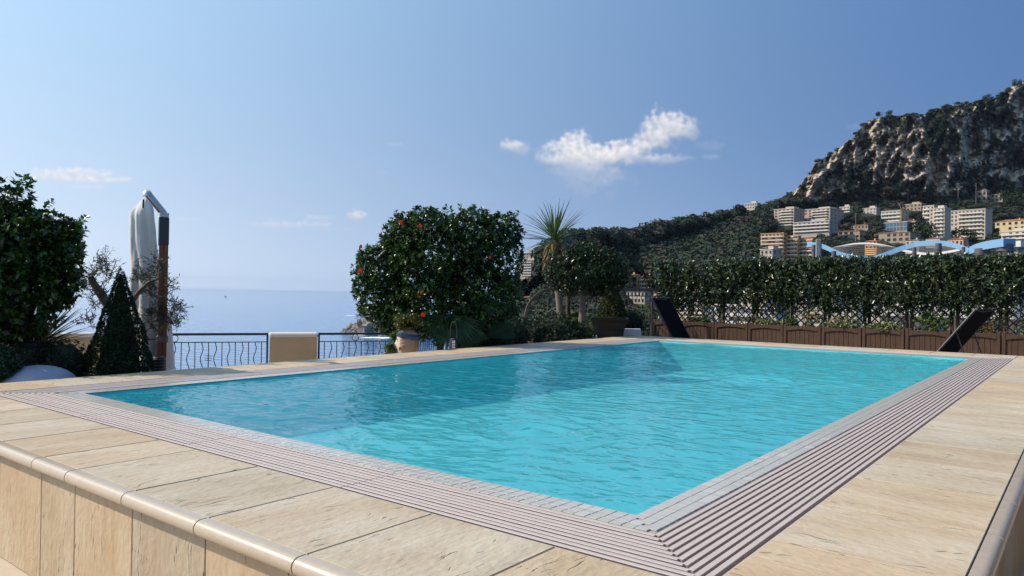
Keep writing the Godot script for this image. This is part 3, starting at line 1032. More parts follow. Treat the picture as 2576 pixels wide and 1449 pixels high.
	var hib := [ell(1100, 640, d, 115, 110), ell(1030, 610, d, 62, 72), ell(1010, 600, d, 45, 45), ell(1180, 600, d, 85, 75), ell(1240, 640, d, 72, 100), ell(1260, 580, d, 52, 45), ell(1080, 570, d, 62, 48), ell(960, 690, d, 68, 60), ell(945, 655, d, 40, 35), ell(950, 745, d, 58, 62), ell(1000, 790, d, 66, 52), ell(1100, 770, d, 120, 88), ell(1210, 740, d, 100, 80), ell(1060, 700, d, 100, 100)]
	crown(m, hib, 9500, 5, 0.075, 0.042, GREEN, 0.16, 0.5, 2.0)
	for k in 60:
		var e: Array = hib[rng.randi() % hib.size()]
		var dr := (rdir() + Vector3(0, 0.7, 0)).normalized()
		var p0: Vector3 = e[0] + dr * e[1] * 0.98
		for t in 4:
			sprig(m, p0 + dr * 0.035 * t, (dr + rdir() * 0.3).normalized(), 4, 0.065, 0.034, [Color(0.075, 0.16, 0.03), Color(0.06, 0.13, 0.025)])
	wpart(o, "crown", m.done(), M.leaf_glossy)
	m = MB.new()
	limb(m, ground(1110, d), at(1110, 800, d), 0.07, 0.055, 0.05)
	limb(m, at(1110, 800, d), at(1040, 640, d), 0.05, 0.015, 0.2)
	limb(m, at(1110, 800, d), at(1110, 600, d), 0.045, 0.012, 0.2)
	limb(m, at(1110, 800, d), at(1210, 640, d), 0.045, 0.012, 0.2)
	limb(m, at(1110, 830, d), at(960, 720, d), 0.04, 0.012, 0.2)
	wpart(o, "trunk", m.done(), M.bark_dark)
	for f in [[1010, 560, 8], [1057, 568, 7], [907, 620, 6], [906, 682, 8], [1012, 878, 7], [1054, 745, 6], [1060, 735, 8], [1064, 792, 7], [1232, 648, 5], [932, 800, 6]]:
		var p := at(f[0], f[1], d)
		# put it on the crown's skin, towards the terrace
		for e in hib:
			var q := (p - (e[0] as Vector3)) / (e[1] as Vector3)
			var to := (cam_t.origin - p).normalized()
			var g := 0
			while ((p - e[0]) / e[1]).length() < 1.03 and g < 200:
				p += to * 0.02
				g += 1
		m = MB.new()
		for k in 5:
			var an := TAU * k / 5.0 + rng.randf()
			var fr := Basis(Vector3(0.3, 1, 0.2).normalized(), rng.randf()) * Vector3(cos(an), sin(an), 0.35)
			m.leaf(p, (cam_t.basis * fr).normalized(), (cam_t.origin - p).normalized(), f[2] / F * d * 1.0, f[2] / F * d * 0.95, Color(1, 1, 1))
		wpart(o, "flower", m.done(), M.petal)
	# --- dwarf fan palm
	d = 11.7
	o = thing("fan_palm", "low fan palm with pleated fronds beside the head-shaped vase", "palm", ground(1170, d))
	fan(o, at(1135, 797, d), cam_t.basis * Vector3(-0.05, -1.0, 0.35), 0.62, 0.56, 2.0, Color(0.018, 0.05, 0.02))
	fan(o, at(1168, 800, d + 0.1), cam_t.basis * Vector3(0.25, -1.0, 0.2), 0.58, 0.3, 0.9, Color(0.02, 0.06, 0.018))
	fan(o, at(1205, 840, d + 0.2), cam_t.basis * Vector3(0.16, 1.0, -0.1), 0.95, 0.8, 0.55, Color(0.018, 0.045, 0.018))
	fan(o, at(1180, 850, d + 0.3), cam_t.basis * Vector3(-0.5, 0.7, -0.3), 0.6, 0.5, 1.0, Color(0.014, 0.035, 0.014))
	fan(o, at(1230, 850, d + 0.3), cam_t.basis * Vector3(0.6, 0.6, -0.3), 0.6, 0.5, 1.0, Color(0.014, 0.035, 0.014))
	m = MB.new()
	limb(m, ground(1170, d + 0.1), at(1172, 868, d + 0.1), 0.09, 0.08, 0.02)
	for q in [[1135, 797, d], [1168, 800, d + 0.1], [1205, 840, d + 0.2], [1180, 850, d + 0.3], [1230, 850, d + 0.3]]:
		limb(m, at(1172, 868, d + 0.1), at(q[0], q[1], q[2]), 0.014, 0.008, 0.1)
	wpart(o, "stem", m.done(), M.bark_dark)
	# --- shrubs along the far left
	mound("dark shrub filling the gap between the lantern and the slim cone", [ell(1235, 850, 13.2, 75, 60), ell(1190, 870, 12.6, 60, 45), ell(1290, 845, 13.6, 50, 52)], 2200, 4, 0.042, 0.026, DARK, M.leaf_dull)
	mound("dark rounded shrub at the foot of the curved railing", [ell(1400, 845, 14.3, 78, 58), ell(1450, 858, 14.3, 50, 44)], 2300, 4, 0.05, 0.028, [Color(0.014, 0.034, 0.014), Color(0.02, 0.046, 0.017)], M.leaf_dull)
	mound("bright green leafy shrub around the pale tree trunk", [ell(1500, 825, 16.4, 36, 46), ell(1445, 812, 16.6, 26, 24), ell(1540, 815, 16.6, 50, 36)], 1000, 5, 0.07, 0.034, [Color(0.05, 0.12, 0.02), Color(0.035, 0.085, 0.018), Color(0.03, 0.07, 0.02)], M.leaf_glossy)
	mound("dark clipped ball shrub beside the white rounded block", [ell(1588, 822, 16.3, 36, 42)], 800, 4, 0.042, 0.024, DARK, M.leaf_dull)
	# --- round-headed standard tree
	d = 15.0
	o = thing("standard_tree", "round-headed clipped tree with bronze shoots on a bare pale trunk", "tree", ground(1466, d))
	m = MB.new()
	var st := [ell(1475, 680, d, 90, 58), ell(1420, 680, d, 54, 52), ell(1535, 685, d, 50, 52), ell(1480, 650, d, 70, 40), ell(1450, 705, d, 70, 38), ell(1520, 715, d, 50, 32)]
	crown(m, st, 2900, 5, 0.075, 0.036, [Color(0.018, 0.042, 0.014), Color(0.026, 0.055, 0.016), Color(0.02, 0.036, 0.014), Color(0.035, 0.05, 0.02)], 0.12, 0.45, 3.0)
	wpart(o, "crown", m.done(), M.leaf_glossy)
	m = MB.new()
	for k in 110:
		var e: Array = st[rng.randi() % st.size()]
		var dr := (rdir() + Vector3(0, 0.9, 0)).normalized()
		if k > 80: dr = (rdir() + (cam_t.origin - (e[0] as Vector3)).normalized()).normalized()
		var p0: Vector3 = e[0] + dr * e[1] * 1.02
		for t in 3:
			m.leaf(p0, (Vector3.UP + rdir() * 0.4).normalized(), rdir(), 0.075, 0.016, shade_pick([Color(0.20, 0.065, 0.03), Color(0.13, 0.06, 0.03), Color(0.09, 0.06, 0.03)]))
	wpart(o, "young_shoots", m.done(), M.leaf_glossy)
	m = MB.new()
	limb(m, ground(1464, d), at(1466, 740, d), 0.085, 0.065, 0.02)
	limb(m, at(1466, 745, d), at(1430, 690, d), 0.05, 0.02, 0.1)
	limb(m, at(1466, 745, d), at(1520, 690, d), 0.05, 0.02, 0.1)
	wpart(o, "trunk", m.done(), M.bark_grey)
	# --- cordyline behind it
	d = 16.6
	o = thing("cordyline", "spiky-headed cordyline palm rising behind the round-headed tree", "palm", ground(1420, d))
	hub = at(1395, 606, d)
	for i in 110:
		var up := rng.randf_range(-0.55, 1.0)
		var an := rng.randf() * TAU
		var dir := Vector3(cos(an) * sqrt(1.0 - minf(0.95, up * up)), up + 0.12, sin(an) * sqrt(1.0 - minf(0.95, up * up))).normalized()
		m = MB.new()
		m.blade(hub + dir * 0.04 + Vector3(0, 0.06 * up, 0), dir, Vector3.UP if absf(dir.y) < 0.9 else Vector3.RIGHT, rng.randf_range(0.75, 1.05), 0.040, rng.randf_range(0.1, 0.5), shade_pick([Color(0.085, 0.14, 0.03), Color(0.05, 0.10, 0.025), Color(0.10, 0.14, 0.04)]))
		wpart(o, "leaf", m.done(), M.leaf_glossy)
	m = MB.new()
	for i in 260:
		var an := rng.randf() * TAU
		var q := hub + Vector3(cos(an) * 0.16, -rng.randf() * 0.55, sin(an) * 0.16)
		m.blade(q, Vector3(cos(an) * 0.5, -1, sin(an) * 0.5).normalized(), Vector3(cos(an), 0.3, sin(an)), 0.3, 0.02, 0.1, shade_pick([Color(0.22, 0.13, 0.02), Color(0.14, 0.09, 0.03)]), 2)
	wpart(o, "dry_leaf_skirt", m.done(), M.leaf_dull)
	m = MB.new()
	limb(m, ground(1416, d, 0.0), at(1399, 622, d), 0.085, 0.07, 0.03)
	wpart(o, "trunk", m.done(), M.bark_grey)
	m = MB.new()
	limb(m, ground(1432, d + 0.2, 0.0), at(1431, 700, d + 0.2), 0.055, 0.05, 0.03)
	wpart(o, "trunk", m.done(), M.bark_dark)
	# --- sprig of a flowering plant in front of the sea
	mound("small bright leafy plant at the railing end beside the head-shaped vase", [ell(985, 876, 11.5, 17, 12), ell(995, 846, 11.7, 14, 9)], 110, 5, 0.05, 0.024, [Color(0.09, 0.16, 0.03), Color(0.06, 0.12, 0.025)], M.leaf_glossy, "flowering_plant", "")

func fan(o: Node3D, hub: Vector3, axis: Vector3, L: float, _w: float, spread: float, col: Color) -> void:
	# a pleated fan frond: long segments joined near the hub
	var ax := axis.normalized()
	var nrm := (cam_t.origin - hub).normalized()
	nrm = (nrm - ax * nrm.dot(ax)).normalized()
	var sd := ax.cross(nrm)
	var m := MB.new()
	var n := 26
	for i in n:
		var an := spread * (float(i) / (n - 1) - 0.5) * 1.5
		var dir := (ax * cos(an) + sd * sin(an)).normalized()
		var ln := L * (1.0 - 0.18 * absf(an)) * rng.randf_range(0.92, 1.04)
		m.blade(hub + dir * 0.01, (dir + nrm * 0.08).normalized(), nrm, ln, 0.05 * spread / 1.4 * L / 0.6, 0.12, shade_pick([col]), 5)
	wpart(o, "frond", m.done(), M.leaf_dull)

# ---------------------------------------------------------------- things on the terrace
func bar(m: MB, a: Vector3, b: Vector3, w: float, h: float) -> void:
	# a straight bar from a to b, w wide across and h high
	var d := b - a
	var z := d.normalized()
	var x := Vector3.UP.cross(z)
	x = x.normalized() if x.length() > 1e-4 else Vector3.RIGHT
	m.box(Transform3D(Basis(x, z.cross(x), z), (a + b) / 2), Vector3(w, h, d.length()))
func barm(a: Vector3, b: Vector3, w: float, h: float) -> ArrayMesh:
	var m := MB.new()
	bar(m, a, b, w, h)
	return m.done()
func ring_mesh(r: float, t: float) -> ArrayMesh:
	var m := MB.new()
	var p := PackedVector3Array()
	for i in 17:
		p.append(Vector3(cos(TAU * i / 16) * r, sin(TAU * i / 16) * r, 0))
	m.tube(p, PackedFloat32Array([t]), 6, false)
	return m.done()
func wavy_mesh(h: float) -> ArrayMesh:
	var m := MB.new()
	var p := PackedVector3Array()
	for i in 15:
		var f := i / 14.0
		p.append(Vector3(0.02 * sin(f * TAU * 1.5) * minf(1.0, f * 6.0) * minf(1.0, (1.0 - f) * 6.0), -h * f, 0))
	m.tube(p, PackedFloat32Array([0.007]), 6)
	return m.done()
func straight_mesh(h: float) -> ArrayMesh:
	var m := MB.new()
	m.tube(PackedVector3Array([Vector3.ZERO, Vector3(0, -h, 0)]), PackedFloat32Array([0.007]), 6)
	return m.done()
func railing(label: String, p: Vector3, q: Vector3, top: float, foot: float) -> Node3D:
	p.y = 0
	q.y = 0
	var o := thing("railing", label, "railing", Vector3((p.x + q.x) / 2, foot, (p.z + q.z) / 2), "wrought iron railings")
	var up := Vector3.UP
	var low := top - 0.145
	wpart(o, "top_rail", barm(p + up * (top - 0.018), q + up * (top - 0.018), 0.05, 0.036), M.iron)
	wpart(o, "lower_rail", barm(p + up * low, q + up * low, 0.016, 0.014), M.iron)
	wpart(o, "foot_rail", barm(p + up * (foot + 0.06), q + up * (foot + 0.06), 0.016, 0.014), M.iron)
	var d := (q - p)
	var L := d.length()
	d /= L
	var turn := atan2(-d.z, d.x)
	var n := int(L / 0.098)
	var wm := wavy_mesh(low - foot - 0.06)
	var sm := straight_mesh(low - foot - 0.06)
	var rm := ring_mesh(0.053, 0.006)
	for i in range(1, n):
		var c := p + d * L * i / n + up * low
		part(o, "baluster", wm if i % 2 == 0 else sm, M.iron, o.transform.affine_inverse() * xf(c, turn))
		if i % 14 == 6:
			part(o, "ring", rm, M.iron, o.transform.affine_inverse() * xf(c + up * 0.062, turn))
	for e in [0.012, L - 0.012]:
		var c: Vector3 = p + d * e
		wpart(o, "post", barm(c + up * foot, c + up * (top - 0.036), 0.022, 0.022), M.iron)
	return o

func make_terrace_things() -> void:
	rng.seed = 901
	# --- parapet wall on the left, pillar, railings
	var rl: float = 0.755
	var w0 := rail_pts[0]
	var w1 := rail_pts[1]
	var wall := thing("parapet_wall", "low cream parapet wall seen between the agave leaves and the cone", "wall", (w0 + w1) / 2)
	wpart(wall, "wall", barm(w0 + Vector3.UP * (rl - 0.05) / 2, w1 + Vector3.UP * (rl - 0.05) / 2, 0.2, rl - 0.05), M.plaster_cream)
	wpart(wall, "coping", barm(w0 + Vector3.UP * (rl - 0.02), w1 + Vector3.UP * (rl - 0.02), 0.26, 0.055), M.coping_white)
	var r0 := rail_pts[1]
	var r1 := rail_pts[2]
	var on := func(px: float) -> Vector3:
		# where the railing's line stands in that direction
		var dir := ground(px, 1.0)
		var a := Vector2(r0.x, r0.z)
		var b := Vector2(r1.x, r1.z)
		var hit = Geometry2D.line_intersects_line(Vector2.ZERO, Vector2(dir.x, dir.z), a, b - a)
		return Vector3(hit.x, 0, hit.y)
	railing("black iron railing between the parasol post and the cream pillar", on.call(334), on.call(676), rl, 0.02)
	railing("black iron railing between the cream pillar and the hibiscus tree", on.call(802), on.call(1030), rl, 0.02)
	var p0: Vector3 = on.call(680)
	var p1: Vector3 = on.call(798)
	var pil := thing("railing_pillar", "broad cream pillar with a white rounded cap between two railings", "pillar", (p0 + p1) / 2)
	wpart(pil, "shaft", barm(p0 + Vector3.UP * 0.342, p1 + Vector3.UP * 0.342, 0.34, 0.684), M.plaster_cream)
	var cm := MB.new()
	var dd := (p1 - p0).normalized()
	cm.cbox(Transform3D(Basis(dd, Vector3.UP, dd.cross(Vector3.UP)), (p0 + p1) / 2 + Vector3.UP * 0.722), Vector3((p1 - p0).length() + 0.02, 0.075, 0.36), 0.02)
	wpart(pil, "cap", cm.done(), M.coping_white)
	# railings further on, hidden for the most part by the bush
	railing("black iron railing running on behind the hibiscus tree and fan palm", rail_pts[2], rail_pts[3], rl, 0.02)
	arc_railing()
	# --- the closed parasol
	parasol()
	# --- white dome, its bluish shade painted into the colour
	var dome := at(95, 975, 7.15)
	var o := thing("plain_dome", "smooth pale dome, its bluish shade painted in, standing before the wide dark shrub", "garden globe", Vector3(dome.x, 0, dome.z))
	var m := MB.new()
	var pr := PackedVector2Array()
	var dy := dome.y
	for i in 12:
		var an := PI / 2 * i / 11.0
		pr.append(Vector2(0.35 * cos(an) + 0.001, dy + 0.215 * sin(an)))
	pr.insert(0, Vector2(0.33, 0.0))
	m.lathe(pr, 32)
	part(o, "dome", m.done(), M.shaded_white_resin)
	m = MB.new()
	m.lathe(PackedVector2Array([Vector2(0.34, 0.002), Vector2(0.37, 0.002), Vector2(0.37, 0.04), Vector2(0.34, 0.05)]), 32)
	part(o, "base_ring", m.done(), M.dark_metal)
	# --- dark woven basket at the parasol's foot
	var bp := ground(401, 8.5)
	o = thing("woven_basket", "dark woven cylinder standing at the parasol post's foot", "basket", bp)
	m = MB.new()
	var by := at(401, 897, 8.5).y
	m.lathe(PackedVector2Array([Vector2(0.01, 0.0), Vector2(0.065, 0.0), Vector2(0.072, 0.03), Vector2(0.072, by - 0.03), Vector2(0.06, by), Vector2(0.045, by), Vector2(0.045, by - 0.05)]), 24)
	part(o, "body", m.done(), M.rattan)
	for k in 14:
		m = MB.new()
		var rp := PackedVector3Array()
		for i in 17:
			rp.append(Vector3(cos(TAU * i / 16) * 0.074, by - 0.03 - k * 0.034, sin(TAU * i / 16) * 0.074))
		if rp[0].y < 0.02: continue
		m.tube(rp, PackedFloat32Array([0.006]), 5, false)
		part(o, "weave_band", m.done(), M.dark_metal)
	vase()
	lantern()
	rattan_and_blocks()
	lounger("dark sling sun lounger with raised back at the gap beside the trellis", 1722, 15.6, Vector3(-0.52, 1.0, -0.05), -1)
	lounger("dark sling sun lounger with raised back before the planters with yellow leaves", 2368, 12.55, Vector3(0.74, 1.0, 0.0), 1)
	mast()

func arc_railing() -> void:
	# a quarter-circle end to the higher railing, in one upright plane
	var a := ground(1322, 17.1)
	var b := ground(1690, 17.5)
	var d := (b - a).normalized()
	var L := a.distance_to(b)
	var turn := atan2(-d.z, d.x)
	var top := at(1500, 727, 17.3).y
	var rise := 0.68
	var run := 0.74
	var o := thing("curved_railing", "brown-black iron railing that sweeps down in a quarter circle", "railing", Vector3((a.x + b.x) / 2, 0.0, (a.z + b.z) / 2), "wrought iron railings")
	var curve := func(s: float, off: float) -> Vector3:
		var y := top - off
		if s < run:
			var f := 1.0 - s / run
			y = top - off - rise * (1.0 - sqrt(maxf(0.0, 1.0 - f * f)))
		return a + d * s + Vector3.UP * y
	for q in [["top_rail", 0.0, 0.07, 0.065], ["lower_rail", 0.15, 0.025, 0.024]]:
		var m := MB.new()
		var s: float = 0.0 if q[1] == 0.0 else 0.13
		while s < L - 0.01:
			var s2 := minf(L, s + (0.04 if s < run else 0.5))
			bar(m, curve.call(s, q[1]), curve.call(s2, q[1]) + d * 0.004, q[2], q[3])
			s = s2
		wpart(o, q[0], m.done(), M.iron_brown)
	wpart(o, "foot_rail", barm(a + Vector3.UP * 0.47, b + Vector3.UP * 0.47, 0.018, 0.016), M.iron_brown)
	var n := int(L / 0.105)
	for i in range(1, n):
		var s := L * i / n
		var c: Vector3 = curve.call(s, 0.15)
		var h := c.y - 0.47
		if h < 0.1 or s < 0.14: continue
		part(o, "baluster", wavy_mesh(h) if i % 2 == 0 else straight_mesh(h), M.iron_brown, o.transform.affine_inverse() * xf(c, turn))
		if i % 9 == 7 and s > run:
			part(o, "ring", ring_mesh(0.06, 0.008), M.iron_brown, o.transform.affine_inverse() * xf(c + Vector3.UP * 0.07, turn))
	for s in [run + 0.1, L * 0.86]:
		var c: Vector3 = curve.call(s, 0.02)
		wpart(o, "post", barm(Vector3(c.x, 0.4, c.z), c, 0.04, 0.04), M.iron_brown)
	# the low cheek wall that carries it down to the lower floor
	var m2 := MB.new()
	bar(m2, ground(1318, 17.1, 0.2), b + Vector3.UP * 0.2, 0.16, 0.4)
	wpart(o, "kerb", m2.done(), M.plaster_cream)

func parasol() -> void:
	var d := 8.9
	var foot := ground(409, d)
	var o := thing("parasol", "closed off-white cantilever parasol on a red-brown wooden post with steel arm", "parasol", foot)
	var turn := atan2(-(foot.x), -(foot.z)) + PI
	var B := Basis(Vector3.UP, deg_to_rad(38.0 + 28.0))
	var top_p := at(420, 548, d)
	var y_top := top_p.y
	var y_sl := at(418, 617, d).y
	# wooden post in two halves, steel sleeve, clamp, steel arm
	for s in [-1, 1]:
		var m := MB.new()
		m.cbox(Transform3D(B, foot + B * Vector3(s * 0.026, 0, 0) + Vector3.UP * (y_sl * 0.5 + 0.04)), Vector3(0.049, y_sl - 0.02, 0.085), 0.005)
		wpart(o, "post_half", m.done(), M.wood_pole)
	var m := MB.new()
	m.cbox(Transform3D(B, foot + Vector3.UP * (y_sl + y_top) / 2), Vector3(0.112, y_top - y_sl, 0.098), 0.006)
	wpart(o, "sleeve", m.done(), M.dark_metal)
	m = MB.new()
	m.cbox(Transform3D(B, foot + Vector3.UP * (y_sl + y_top) / 2 - B.x * 0.056), Vector3(0.01, y_top - y_sl + 0.01, 0.10), 0.003)
	wpart(o, "sleeve_trim", m.done(), M.brushed_steel)
	m = MB.new()
	m.cbox(Transform3D(B, foot + Vector3.UP * (y_top + 0.03)), Vector3(0.105, 0.06, 0.09), 0.008)
	wpart(o, "arm_joint", m.done(), M.brushed_steel)
	var tip := at(371, 487, d - 0.15)
	var root := foot + Vector3.UP * (y_top + 0.045)
	var ax := (tip - root).normalized()
	var sx := ax.cross(Vector3.UP).normalized()
	m = MB.new()
	m.cbox(Transform3D(Basis(sx, ax, sx.cross(ax)), (root + tip) / 2), Vector3(0.085, root.distance_to(tip), 0.06), 0.006)
	wpart(o, "arm", m.done(), M.brushed_steel)
	m = MB.new()
	m.cbox(Transform3D(Basis(sx, ax, sx.cross(ax)), (root + tip) / 2 + sx.cross(ax) * 0.0 - Vector3(0, 0.0, 0)), Vector3(0.03, root.distance_to(tip) * 0.92, 0.068), 0.003)
	wpart(o, "arm_groove", m.done(), M.dark_metal)
	m = MB.new()
	m.lathe(PackedVector2Array([Vector2(0.055, -0.03), Vector2(0.05, 0.01), Vector2(0.03, 0.035), Vector2(0.004, 0.045)]), 14, Transform3D(Basis(), tip))
	wpart(o, "arm_cap", m.done(), M.brushed_steel)
	m = MB.new()
	m.cbox(Transform3D(B, foot + Vector3.UP * at(410, 853, d).y), Vector3(0.135, 0.10, 0.12), 0.02)
	wpart(o, "clamp", m.done(), M.brushed_steel_dark)
	m = MB.new()
	m.tube(PackedVector3Array([foot + Vector3.UP * at(410, 853, d).y - B.x * 0.07, foot + Vector3.UP * at(410, 853, d).y - B.x * 0.15]), PackedFloat32Array([0.012]), 8)
	wpart(o, "crank_handle", m.done(), M.brushed_steel_dark)
	m = MB.new()
	m.cbox(Transform3D(B, foot + Vector3.UP * 0.04), Vector3(0.9, 0.07, 0.9), 0.01)
	wpart(o, "base_plate", m.done(), M.dark_metal)
	# the folded canopy: a pleated cloth hanging from the arm's tip
	m = MB.new()
	var dc := d + 0.22
	var ctop := at(371, 485, dc)
	var cbot := at(381, 930, dc)
	var rows := 44
	var seg := 64
	nz.frequency = 2.5
	for j in rows + 1:
		var f := float(j) / rows
		var py := lerpf(485.0, 930.0, f)
		# narrow at the tip, a shoulder on the left, then slowly widening to the hem
		var left := lerpf(366.0, 328.0, smoothstep(0.0, 0.13, f)) - 2.0 * sin(f * 9.0) * smoothstep(0.1, 0.3, f)
		var right := lerpf(376.0, 388.0, smoothstep(0.0, 0.12, f)) + 45.0 * smoothstep(0.1, 1.0, f)
		var c := at((left + right) / 2, py, dc)
		var r := (right - left) / 2 / F * dc
		for i in seg + 1:
			var an := TAU * (i % seg) / seg
			var pleat := 0.10 * cos(an * 7.0 + 1.4 * sin(f * 3.0)) * smoothstep(0.02, 0.3, f) + 0.05 * cos(an * 3.0 + f * 4.0)
			var nn := 0.16 * nz.get_noise_3d(cos(an), f * 1.6, sin(an))
			var rr := r * (1.0 + pleat + nn)
			m.v.append(c + Vector3(cos(an) * rr, 0, sin(an) * rr * 0.85))
			m.n.append(Vector3.UP)
	for j in rows + 1:
		for i in seg + 1:
			var k := j * (seg + 1) + i
			var il := k - 1 if i > 0 else k + seg - 1
			var ir := k + 1 if i < seg else k - seg + 1
			var tu := m.v[ir] - m.v[il]
			var tv := m.v[mini(j + 1, rows) * (seg + 1) + i] - m.v[maxi(j - 1, 0) * (seg + 1) + i]
			m.n[k] = tu.cross(tv).normalized()
			if m.n[k].dot(m.v[k] - ctop.lerp(cbot, float(j) / rows)) < 0: m.n[k] = -m.n[k]
	for j in rows:
		for i in seg:
			var k := j * (seg + 1) + i
			m.ix.append_array([k, k + 1, k + seg + 1, k + 1, k + seg + 2, k + seg + 1])
	m.wind()
	wpart(o, "canopy", m.done(), M.canvas)
	m = MB.new()
	m.tube(PackedVector3Array([tip + cam_t.basis.z * 0.09 + Vector3(0, -0.08, 0), tip + cam_t.basis.z * 0.1 + Vector3(0, -0.18, 0)]), PackedFloat32Array([0.012, 0.01]), 8)
	wpart(o, "pulley", m.done(), M.dark_metal)

func vase() -> void:
	# a ceramic head vase in profile, looking towards the sea, with a leafy crown
	var d := 10.9
	var base := ground(1026, d)
	var o := thing("head_vase", "cream ceramic head-shaped vase with blue headband and red lips", "vase", base)
	var yb := at(1026, 893, d).y - 0.02
	var yt := at(1026, 826, d).y
	var cy := (yb + yt) / 2
	var R := Basis(Vector3.UP, deg_to_rad(38.0 + 84.0))   # local -Z (the face) looks left
	var c := Vector3(base.x, cy, base.z)
	var hh := (yt - yb) / 2
	var shape := func(u: float, v: float, grow: float) -> Vector3:
		# u: round the head from the face, v: -1 chin .. 1 crown
		var y := v
		var r := sqrt(maxf(0.0, 1.0 - pow(absf(v), 3.4)))
		var fx := cos(u)
		var rx := 0.125 * r
		var rz := 0.155 * r
		if v < -0.35: rx *= lerpf(1.0, 0.72, (-0.35 - v) / 0.65); rz *= lerpf(1.0, 0.78, (-0.35 - v) / 0.65)
		var p := Vector3(sin(u) * rx, y * hh, -fx * rz)
		var front := exp(-u * u * 10.0)
		p.z -= 0.030 * exp(-u * u * 40.0) * exp(-pow((v + 0.12) / 0.13, 2.0))        # nose tip
		p.z -= 0.014 * exp(-u * u * 60.0) * exp(-pow((v - 0.08) / 0.16, 2.0))        # bridge
		p.z += 0.012 * (exp(-pow((absf(u) - 0.42) / 0.2, 2.0))) * exp(-pow((v - 0.10) / 0.10, 2.0))  # eye sockets
		p.z -= 0.013 * exp(-u * u * 22.0) * exp(-pow((v + 0.42) / 0.07, 2.0))        # lips
		p.z -= 0.018 * exp(-u * u * 12.0) * exp(-pow((v + 0.68) / 0.13, 2.0))        # chin
		p.z += 0.006 * front * exp(-pow((v + 0.56) / 0.05, 2.0))
		if absf(u) > 1.0 and v < 0.75:
			var k := smoothstep(1.0, 1.35, absf(u))
			p *= Vector3(1.0 + 0.10 * k + 0.03 * k * sin(u * 9.0 + v * 14.0 + 3.0 * sin(v * 5.0)), 1.0, 1.0 + 0.10 * k + 0.03 * k * sin(v * 16.0 + u * 6.0))
		return c + R * (p * Vector3(1.0 + grow, 1.0, 1.0 + grow))
	var m := MB.new()
	var hm := MB.new()
	var nu := 60
	var nv := 44
	for part_i in 2:
		var mm := m if part_i == 0 else hm
		var k0 := mm.v.size()
		for j in nv + 1:
			for i in nu + 1:
				var u := -PI + TAU * i / nu
				var v := -1.0 + 2.0 * j / nv
				mm.v.append(shape.call(u, v, 0.0))
				mm.n.append(Vector3.UP)
		for j in nv + 1:
			for i in nu + 1:
				var k := j * (nu + 1) + i
				var ir := k + 1 if i < nu else k - nu + 1
				var il := k - 1 if i > 0 else k + nu - 1
				var q := (mm.v[ir] - mm.v[il]).cross(mm.v[mini(j + 1, nv) * (nu + 1) + i] - mm.v[maxi(j - 1, 0) * (nu + 1) + i]).normalized()
				if q.dot(mm.v[k] - c) < 0: q = -q
				mm.n[k] = q
		for j in nv:
			for i in nu:
				var u := -PI + TAU * (i + 0.5) / nu
				var hair := absf(u) > 1.02
				if (part_i == 0) == hair: continue
				var k := j * (nu + 1) + i
				mm.ix.append_array([k, k + nu + 1, k + 1, k + 1, k + nu + 1, k + nu + 2])
	m.wind()
	hm.wind()
	wpart(o, "face", m.done(), M.ceramic)
	wpart(o, "hair", hm.done(), M.ceramic_hair)
	# headband wrapped round the brow, lower at the back
	m = MB.new()
	for j in 5:
		for i in nu + 1:
			var u := -PI + TAU * i / nu
			var v0 := 0.50 + 0.16 * cos(u) + (j - 2) * 0.10
			m.v.append(shape.call(u, clampf(v0, -0.9, 0.93), 0.10 - 0.02 * absf(j - 2)))
			m.n.append((R * Vector3(sin(u), 0.1 * (j - 2), -cos(u))).normalized())
	for j in 4:
		for i in nu:
			var k := j * (nu + 1) + i
			m.ix.append_array([k, k + nu + 1, k + 1, k + 1, k + nu + 1, k + nu + 2])
	m.wind()
	wpart(o, "headband", m.done(), M.ceramic_blue)
	for s in [-1, 1]:
		m = MB.new()
		var e: Vector3 = shape.call(s * 0.44, 0.08, 0.012)
		m.lathe(PackedVector2Array([Vector2(0.0005, -0.007), Vector2(0.016, 0.0), Vector2(0.0005, 0.007)]), 10, Transform3D(R * Basis(Vector3.UP, -s * 0.5), e))
		wpart(o, "eye", m.done(), M.ceramic_line)
		m = MB.new()
		var bw := PackedVector3Array()
		for i in 6: bw.append(shape.call(s * (0.2 + 0.1 * i), 0.20 + 0.05 * sin(i * 0.62), 0.02))
		m.tube(bw, PackedFloat32Array([0.003, 0.004, 0.004, 0.004, 0.003, 0.002]), 5)
		wpart(o, "eyebrow", m.done(), M.ceramic_line)
		m = MB.new()
		var er: Vector3 = shape.call(s * 1.02, -0.30, 0.05)
		m.tube(PackedVector3Array([er, er + Vector3(0, -0.05, 0)]), PackedFloat32Array([0.008, 0.013]), 8)
		wpart(o, "earring", m.done(), M.terracotta)
	m = MB.new()
	var lp := PackedVector3Array()
	for i in 7: lp.append(shape.call(-0.24 + 0.08 * i, -0.42 + 0.02 * absf(i - 3), 0.025))
	m.tube(lp, PackedFloat32Array([0.003, 0.008, 0.012, 0.011, 0.012, 0.008, 0.003]), 6)
	wpart(o, "lips", m.done(), M.lip_red)
	m = MB.new()
	m.lathe(PackedVector2Array([Vector2(0.11, 0.0), Vector2(0.13, 0.03), Vector2(0.10, 0.08), Vector2(0.085, yb + 0.03)]), 20, Transform3D(Basis(), base))
	wpart(o, "foot", m.done(), M.ceramic)
	var pl := thing("vase_plant", "compact bronze-green leafy plant growing out of the head-shaped vase", "plant", Vector3(base.x, yt - 0.02, base.z))
	m = MB.new()
	crown(m, [ell(1022, 810, d, 27, 15), ell(1008, 818, d, 14, 10), ell(1040, 806, d, 18, 14)], 190, 5, 0.05, 0.036, [Color(0.10, 0.14, 0.02), Color(0.14, 0.12, 0.02), Color(0.05, 0.07, 0.015), Color(0.16, 0.08, 0.02)], 0.15, 0.8, 4.0)
